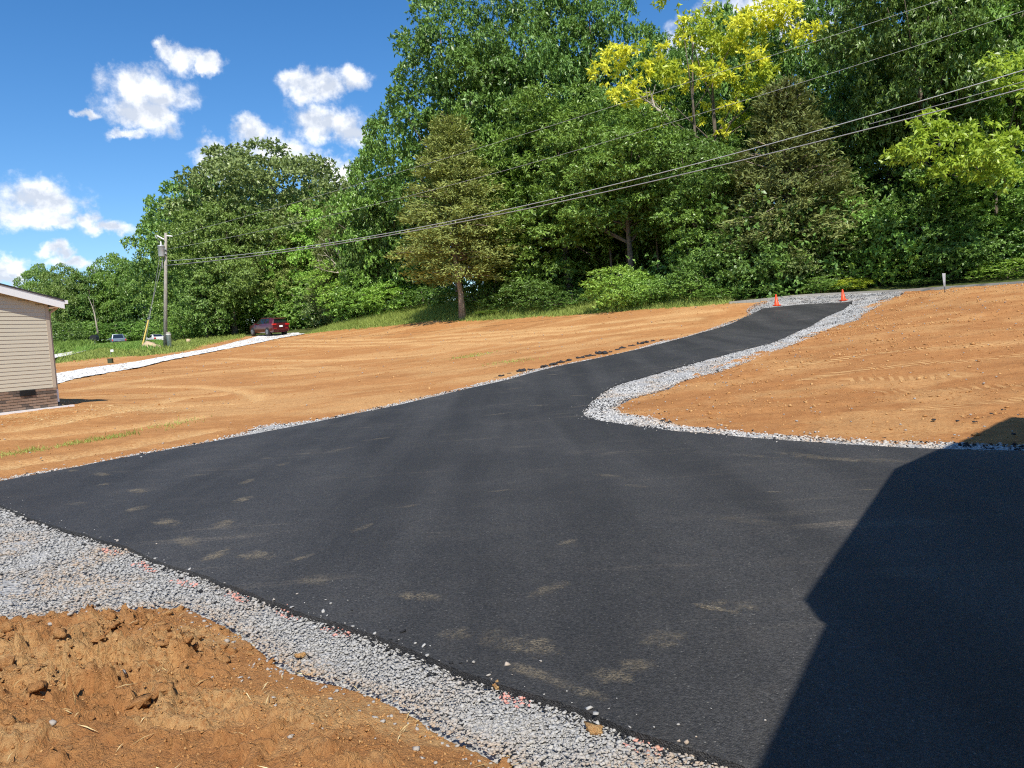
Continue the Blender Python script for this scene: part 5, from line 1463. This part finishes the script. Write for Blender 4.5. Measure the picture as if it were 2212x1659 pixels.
cone(1678, 662, .58, 'left orange traffic cone at the top of the driveway').rotation_euler = (R(2), R(-4), .4)
cone(1822, 651, .58, 'right orange traffic cone at the top of the driveway').rotation_euler = (0, R(-3), .1)
p = g1(2041, 633); sg = empty('yard_sign', 'corrugated yard sign seen edge on at the top of the clay bank', 'sign', (p[0], p[1], p[2] - .03), -math.atan2(p[0], p[1]) + R(90 - 5))
mb = MB()
nx = 7
v = [((i / (nx - 1) - .5) * .6, .02 * math.sin(i * 1.1), .32) for i in range(nx)] + [((i / (nx - 1) - .5) * .6, .05 * math.sin(i * .9 + 1), .90) for i in range(nx)]
v += [(x, y + .008, z) for x, y, z in v]
f = [(i, i + 1, nx + i + 1, nx + i) for i in range(nx - 1)] + [(2 * nx + i, 3 * nx + i, 3 * nx + i + 1, 2 * nx + i + 1) for i in range(nx - 1)] + [(i, 2 * nx + i, 2 * nx + i + 1, i + 1) for i in range(nx - 1)] + [(nx + i, nx + i + 1, 3 * nx + i + 1, 3 * nx + i) for i in range(nx - 1)] + [(0, nx, 3 * nx, 2 * nx), (nx - 1, 3 * nx - 1, 4 * nx - 1, 2 * nx - 1)]
mb.add(v, f); mb.build('panel', M['sign'], sg)
for x in (-.15, .15):
    mb = MB(); mb.tube([(x, .004, -.1), (x, .004, .5)], .009, 5); mb.build('leg', M['black_plastic'], sg)
mb = MB(); mb.tube([(-.15, .004, .25), (.15, .004, .25)], .006, 5); mb.build('stretcher', M['black_plastic'], sg)

M['tar'] = plain('asphalt_chunk', (.022, .022, .024), .8, var=.5, scale=14, bump=.8)
ORD = 'first second third fourth fifth sixth seventh eighth ninth tenth eleventh twelfth thirteenth fourteenth fifteenth sixteenth seventeenth eighteenth nineteenth last'.split()
CHK = [(1070, 817, 9), (1082, 813, 12), (1100, 808, 8), (1130, 803, 20), (1150, 799, 12), (1174, 793, 15), (1195, 788, 16), (1212, 783, 14), (1228, 780, 12), (1255, 774, 13), (1275, 770, 16), (1300, 764, 20), (1318, 761, 10), (1335, 757, 13), (1345, 753, 12), (1368, 748, 14), (1385, 743, 13), (1398, 740, 12), (1412, 737, 9), (1428, 735, 6)]
for i, (px, py, w) in enumerate(CHK):
    p = g1(px, py); s_ = w * p[1] / F * .55
    r = np.random.default_rng(600 + i); q = np.column_stack([r.standard_normal((7, 2)) * s_ * .5, np.zeros(7)]); v, f, k = rocks(q, s_ * (.35 + .35 * r.random(7)), 620 + i, 1, .6)
    link('asphalt_chunk', mesh_np('asphalt_chunk', v, f, M['tar']), None, ORD[i] + ' spilled asphalt lump along the left driveway edge, counted from the near end', 'asphalt chunk', 'spilled asphalt lumps left of the driveway', loc=(p[0], p[1], p[2] + s_ * .15))
BK = [(2017, 913, 12, 'black asphalt crumb on the clay, farthest left of the ones near the roof shadow'), (2065, 915, 9, 'second black crumb on the clay left of the roof shadow'), (2105, 917, 8, 'black crumb on the clay closest to the roof shadow tip'), (2140, 899, 8, 'black crumb just above the roof shadow tip on the clay'), (1550, 805, 9, 'black crumb at the clay side of the upper right shoulder'),
      (1672, 955, 8, 'black crumb alone on the right hand gravel beside the apron'), (2190, 945, 10, 'black crumb inside the roof shadow near the right edge'), (1428, 914, 11, 'larger black crumb on the gravel at the driveway bend'), (1445, 917, 9, 'smaller black crumb on the gravel at the driveway bend'), (2165, 890, 7, 'highest black crumb on the clay near the right edge')]
for i, (px, py, w, lab) in enumerate(BK):
    p = g1(px, py); s_ = w * p[1] / F * .5
    r = np.random.default_rng(700 + i); q = np.column_stack([r.standard_normal((4, 2)) * s_ * .6, np.zeros(4)]); v, f, k = rocks(q, s_ * (.4 + .4 * r.random(4)), 720 + i, 1, .6)
    link('asphalt_chunk', mesh_np('asphalt_chunk', v, f, M['tar']), None, lab, 'asphalt chunk', 'asphalt crumbs right of the driveway', loc=(p[0], p[1], p[2] + .04))
for i, (px, py, w, lab) in enumerate([(1283, 1592, 40, 'orange clay lump on the gravel edge near the bottom of the picture'), (648, 1430, 26, 'round clay lump on the gravel strip lower left'), (1075, 1497, 24, 'small flat clay lump beside the asphalt lip')]):
    p = g1(px, py); s_ = w * p[1] / F * .5; v, f, k = rocks(np.zeros((1, 3)), [s_], 800 + i, 1, .7); v2, f2, k2 = rocks(np.array([[s_ * .6, .2 * s_, 0], [-.5 * s_, .3 * s_, 0], [.1 * s_, -.6 * s_, 0]]), [s_ * .5, s_ * .4, s_ * .35], 820 + i, 1, .7)
    V = np.vstack([v, v2]); link('clay_lump', mesh_np('clay_lump', V, np.vstack([f, f2 + len(v)]), M['mound'], False, {'dry': np.ones(len(V)), 'tread': np.zeros((len(V), 3))}), None, lab, 'clay lump', loc=(p[0], p[1], p[2] + .035))


# ------------------------------------------------------------------ vehicles
def vehicle(name, label, cat, loc, heading, S, hw, zb, wheels, wr, paint, rear, plate=True, tilt=(0, 0)):
    """S: stations front to rear (x, z_low, z_belt, z_top, half width at belt, half width at top); forward is +x"""
    o = empty(name, label, cat, loc); o.rotation_euler = (tilt[0], tilt[1], heading)
    V = []; Fc = []; k = 10
    for (x, zl, zbelt, zt, wb, wt) in S:
        half = [(wb * .86, zl), (wb * .985, zl + .10), (wb, (zl + zbelt) / 2), (wb * .985, zbelt), (wt, zt)]
        if zt - zbelt < .06: half[4] = (wb * .80, zt)
        V += [(x, y, z) for y, z in half] + [(x, -y, z) for y, z in half[::-1]]
    for i in range(len(S) - 1):
        for j in range(k):
            Fc.append((i * k + j, i * k + (j + 1) % k, (i + 1) * k + (j + 1) % k, (i + 1) * k + j))
    Fc += [tuple(range(k))[::-1], tuple(range((len(S) - 1) * k, len(S) * k))]
    mb = MB(); mb.add(V, Fc); body = mb.build('body', M[paint], o)
    bv = body.modifiers.new('bevel', 'BEVEL'); bv.width = .03; bv.segments = 2; bv.limit_method = 'ANGLE'; bv.angle_limit = R(28)
    for p in body.data.polygons: p.use_smooth = True

    def at_x(x):
        xs = [s[0] for s in S][::-1]; f = lambda c: float(np.interp(x, xs, [s[c] for s in S][::-1])); return f(2), f(3), f(4) * .985, f(5)

    def pane(nm, x0, x1, lo=.10, hi=.88):
        for sy in (1, -1):
            q = []
            for x, t in ((x0[0], lo), (x1[0], lo), (x1[1], hi), (x0[1], hi)):
                b_, t_, wb, wt = at_x(x); q.append((x, sy * (wb + (wt - wb) * t + .012), b_ + (t_ - b_) * t))
            mb = MB(); mb.slab(q if sy > 0 else q[::-1], None, (0, sy, 0), .006); mb.build(nm, M['glass'], o)
    for a_ in rear['side']: pane('side_window', a_[0], a_[1])
    for nm, q in rear['glass'].items():
        mb = MB(); mb.slab(q, None, (-1 if nm == 'rear_window' else 1, 0, .3), .012); mb.build(nm, M['glass'], o)
    for wx in wheels:
        for sy in (1, -1):
            mb = MB(); mb.add(*disc((wx, sy * (hw - .012), wr), wr * 1.17, .02, 22)); mb.build('wheel_arch', M['black_plastic'], o)
            mb = MB(); mb.add(*disc((wx, sy * (hw - .085), wr), wr, .24, 24)); t_ = mb.build('wheel', M['tyre'], o)
            mb = MB(); mb.add(*disc((wx, sy * (hw + .038), wr), wr * .68, .015, 20))
            for s5 in range(5):
                a = 2 * PI * s5 / 5; mb.add(*tube([(wx, sy * (hw + .05), wr), (wx + wr * .62 * math.cos(a), sy * (hw + .05), wr + wr * .62 * math.sin(a))], .03, 4))
            mb.build('rim', M['rim'], t_)
    xr = S[-1][0]
    for sy in (1, -1):
        y0, y1, z0, z1 = rear['lamp']; mb = MB(); mb.box((xr + .02, sy * (y0 + y1) / 2, (z0 + z1) / 2), (.12, y1 - y0, z1 - z0)); mb.build('tail_light', M['taillight'], o)
        mb = MB(); x, z = rear['mirror']; mb.box((x, sy * (hw + .10), z), (.14, .2, .15)); mb.build('mirror', M[paint], o)
    mb = MB(); mb.box((xr - .03, 0, zb + .18), (.12, hw * 1.8, .16)); mb.box((xr + .02, 0, zb + .02), (.10, hw * 1.6, .12)); mb.build('rear_bumper', M[paint if rear.get('pb') else 'black_plastic'], o)
    if plate: mb = MB(); mb.box((xr - .045, 0, rear['plate']), (.012, .36, .17)); mb.build('license_plate', M['plate'], o)
    return o


def disc(c, r, w, n):
    v = [(c[0] + r * math.cos(2 * PI * i / n), c[1] + s * w / 2, c[2] + r * math.sin(2 * PI * i / n)) for s in (-1, 1) for i in range(n)]
    v += [(c[0] + r * .9 * math.cos(2 * PI * i / n), c[1] + s * (w / 2 + .012), c[2] + r * .9 * math.sin(2 * PI * i / n)) for s in (-1, 1) for i in range(n)]
    f = [(i, (i + 1) % n, n + (i + 1) % n, n + i) for i in range(n)] + [(2 * n + i, 2 * n + (i + 1) % n, (i + 1) % n, i) for i in range(n)] + [(n + i, n + (i + 1) % n, 3 * n + (i + 1) % n, 3 * n + i) for i in range(n)]
    return v, f + [tuple(range(2 * n, 3 * n))[::-1], tuple(range(3 * n, 4 * n))]


SUV = [(2.40, .50, .86, .88, .70, .5), (2.33, .36, .92, .96, .84, .6), (1.95, .26, 1.00, 1.06, .95, .7), (1.25, .25, 1.06, 1.12, .97, .78), (1.02, .25, 1.08, 1.16, .97, .78), (.35, .25, 1.09, 1.66, .97, .68), (-.1, .25, 1.10, 1.75, .97, .70), (-1.2, .25, 1.13, 1.75, .97, .69), (-1.9, .27, 1.16, 1.70, .96, .66), (-2.18, .32, 1.17, 1.58, .94, .64), (-2.36, .40, 1.12, 1.20, .92, .72), (-2.42, .45, .98, 1.02, .88, .7)]
g = atY(581, 724, 78); gz = float(terr(g[0], g[1])) + .05
suv = vehicle('parked_car', 'maroon estate style car parked at the top of the white limestone drive', 'car', (g[0], g[1], gz), R(90 + 46), SUV, .965, .42, (1.47, -1.45), .375, 'maroon',
              {'side': [((.80, .32), (.02, .02)), ((-.03, -.03), (-.95, -.95)), ((-1.02, -1.02), (-1.75, -1.62))], 'glass': {'rear_window': [(-2.22, .60, 1.62), (-2.22, -.60, 1.62), (-2.35, -.72, 1.24), (-2.35, .72, 1.24)], 'windscreen': [(.95, .66, 1.19), (.95, -.66, 1.19), (.38, -.60, 1.64), (.38, .60, 1.64)]},
               'lamp': (.50, .93, 1.02, 1.16), 'mirror': (.72, 1.14), 'plate': .90, 'pb': True}, tilt=(0, R(-3)))
for sy in (1, -1):
    mb = MB(); mb.tube([(.2, sy * .60, 1.77), (0, sy * .60, 1.81), (-1.5, sy * .60, 1.80), (-1.8, sy * .59, 1.74)], .02, 5); mb.build('roof_rail', M['black_plastic'], suv)
mb = MB(); mb.box((-2.28, 0, 1.70), (.30, 1.2, .05)); mb.build('spoiler', M['maroon'], suv)
mb = MB(); mb.box((-2.46, .32, .52), (.06, .14, .07)); mb.box((-2.46, .45, .52), (.05, .1, .05)); mb.build('exhaust_tip', M['chrome'], suv)
mb = MB(); mb.box((-2.44, .62, .70), (.03, .30, .05)); mb.box((-2.44, -.62, .70), (.03, .30, .05)); mb.build('reflector', M['taillight'], suv)

SED = [(2.35, .45, .66, .70, .70, .5), (2.25, .28, .74, .78, .82, .6), (1.5, .20, .86, .90, .90, .7), (.95, .20, .92, .96, .91, .74), (.2, .20, .94, 1.38, .91, .62), (-.3, .20, .95, 1.45, .91, .62), (-.9, .20, .97, 1.42, .91, .61), (-1.55, .22, 1.00, 1.08, .90, .70), (-2.2, .28, 1.0, 1.04, .88, .7), (-2.35, .40, .92, .95, .82, .66)]
rear_s = {'side': [((.75, .25), (-.05, -.05)), ((-.10, -.10), (-1.25, -.9))], 'glass': {'rear_window': [(-.98, .54, 1.40), (-.98, -.54, 1.40), (-1.58, -.62, 1.08), (-1.58, .62, 1.08)], 'windscreen': [(.9, .62, 1.0), (.9, -.62, 1.0), (.25, -.56, 1.38), (.25, .56, 1.38)]}, 'lamp': (.58, .84, .76, .95), 'mirror': (.6, 1.0), 'plate': .72, 'pb': True}
g = atY(336, 736, 112); gz = float(terr(g[0], g[1]))
zs = gz - .02
vehicle('parked_car', 'white sedan parked behind the utility pole', 'car', (g[0], g[1], zs), R(90 + 40), SED, .90, .34, (1.4, -1.4), .33, 'silver', rear_s)
PKP = [(2.7, .55, .95, 1.0, .75, .6), (2.6, .4, 1.02, 1.06, .92, .7), (1.5, .35, 1.12, 1.16, .97, .8), (1.1, .35, 1.14, 1.20, .97, .8), (.55, .35, 1.14, 1.78, .97, .68), (.0, .35, 1.14, 1.86, .97, .70), (-.75, .35, 1.14, 1.84, .97, .69), (-.95, .35, 1.14, 1.20, .97, .8), (-2.7, .40, 1.14, 1.18, .96, .8), (-2.8, .5, 1.1, 1.12, .92, .8)]
rear_p = {'side': [((.9, .55), (-.0, -.0)), ((-.06, -.06), (-.7, -.7))], 'glass': {'rear_window': [(-.80, .6, 1.78), (-.80, -.6, 1.78), (-.95, -.72, 1.25), (-.95, .72, 1.25)], 'windscreen': [(1.05, .68, 1.22), (1.05, -.68, 1.22), (.58, -.6, 1.74), (.58, .6, 1.74)]}, 'lamp': (.78, .93, .80, 1.05), 'mirror': (.8, 1.25), 'plate': .7}
g = atY(255, 738, 114); zs = float(terr(g[0], g[1])) - .02
vehicle('pickup', 'grey blue pickup parked behind tall grass right of the mailbox', 'pickup', (g[0], g[1], zs), R(90 + 30), PKP, .96, .5, (1.75, -1.6), .38, 'bluegrey', rear_p)
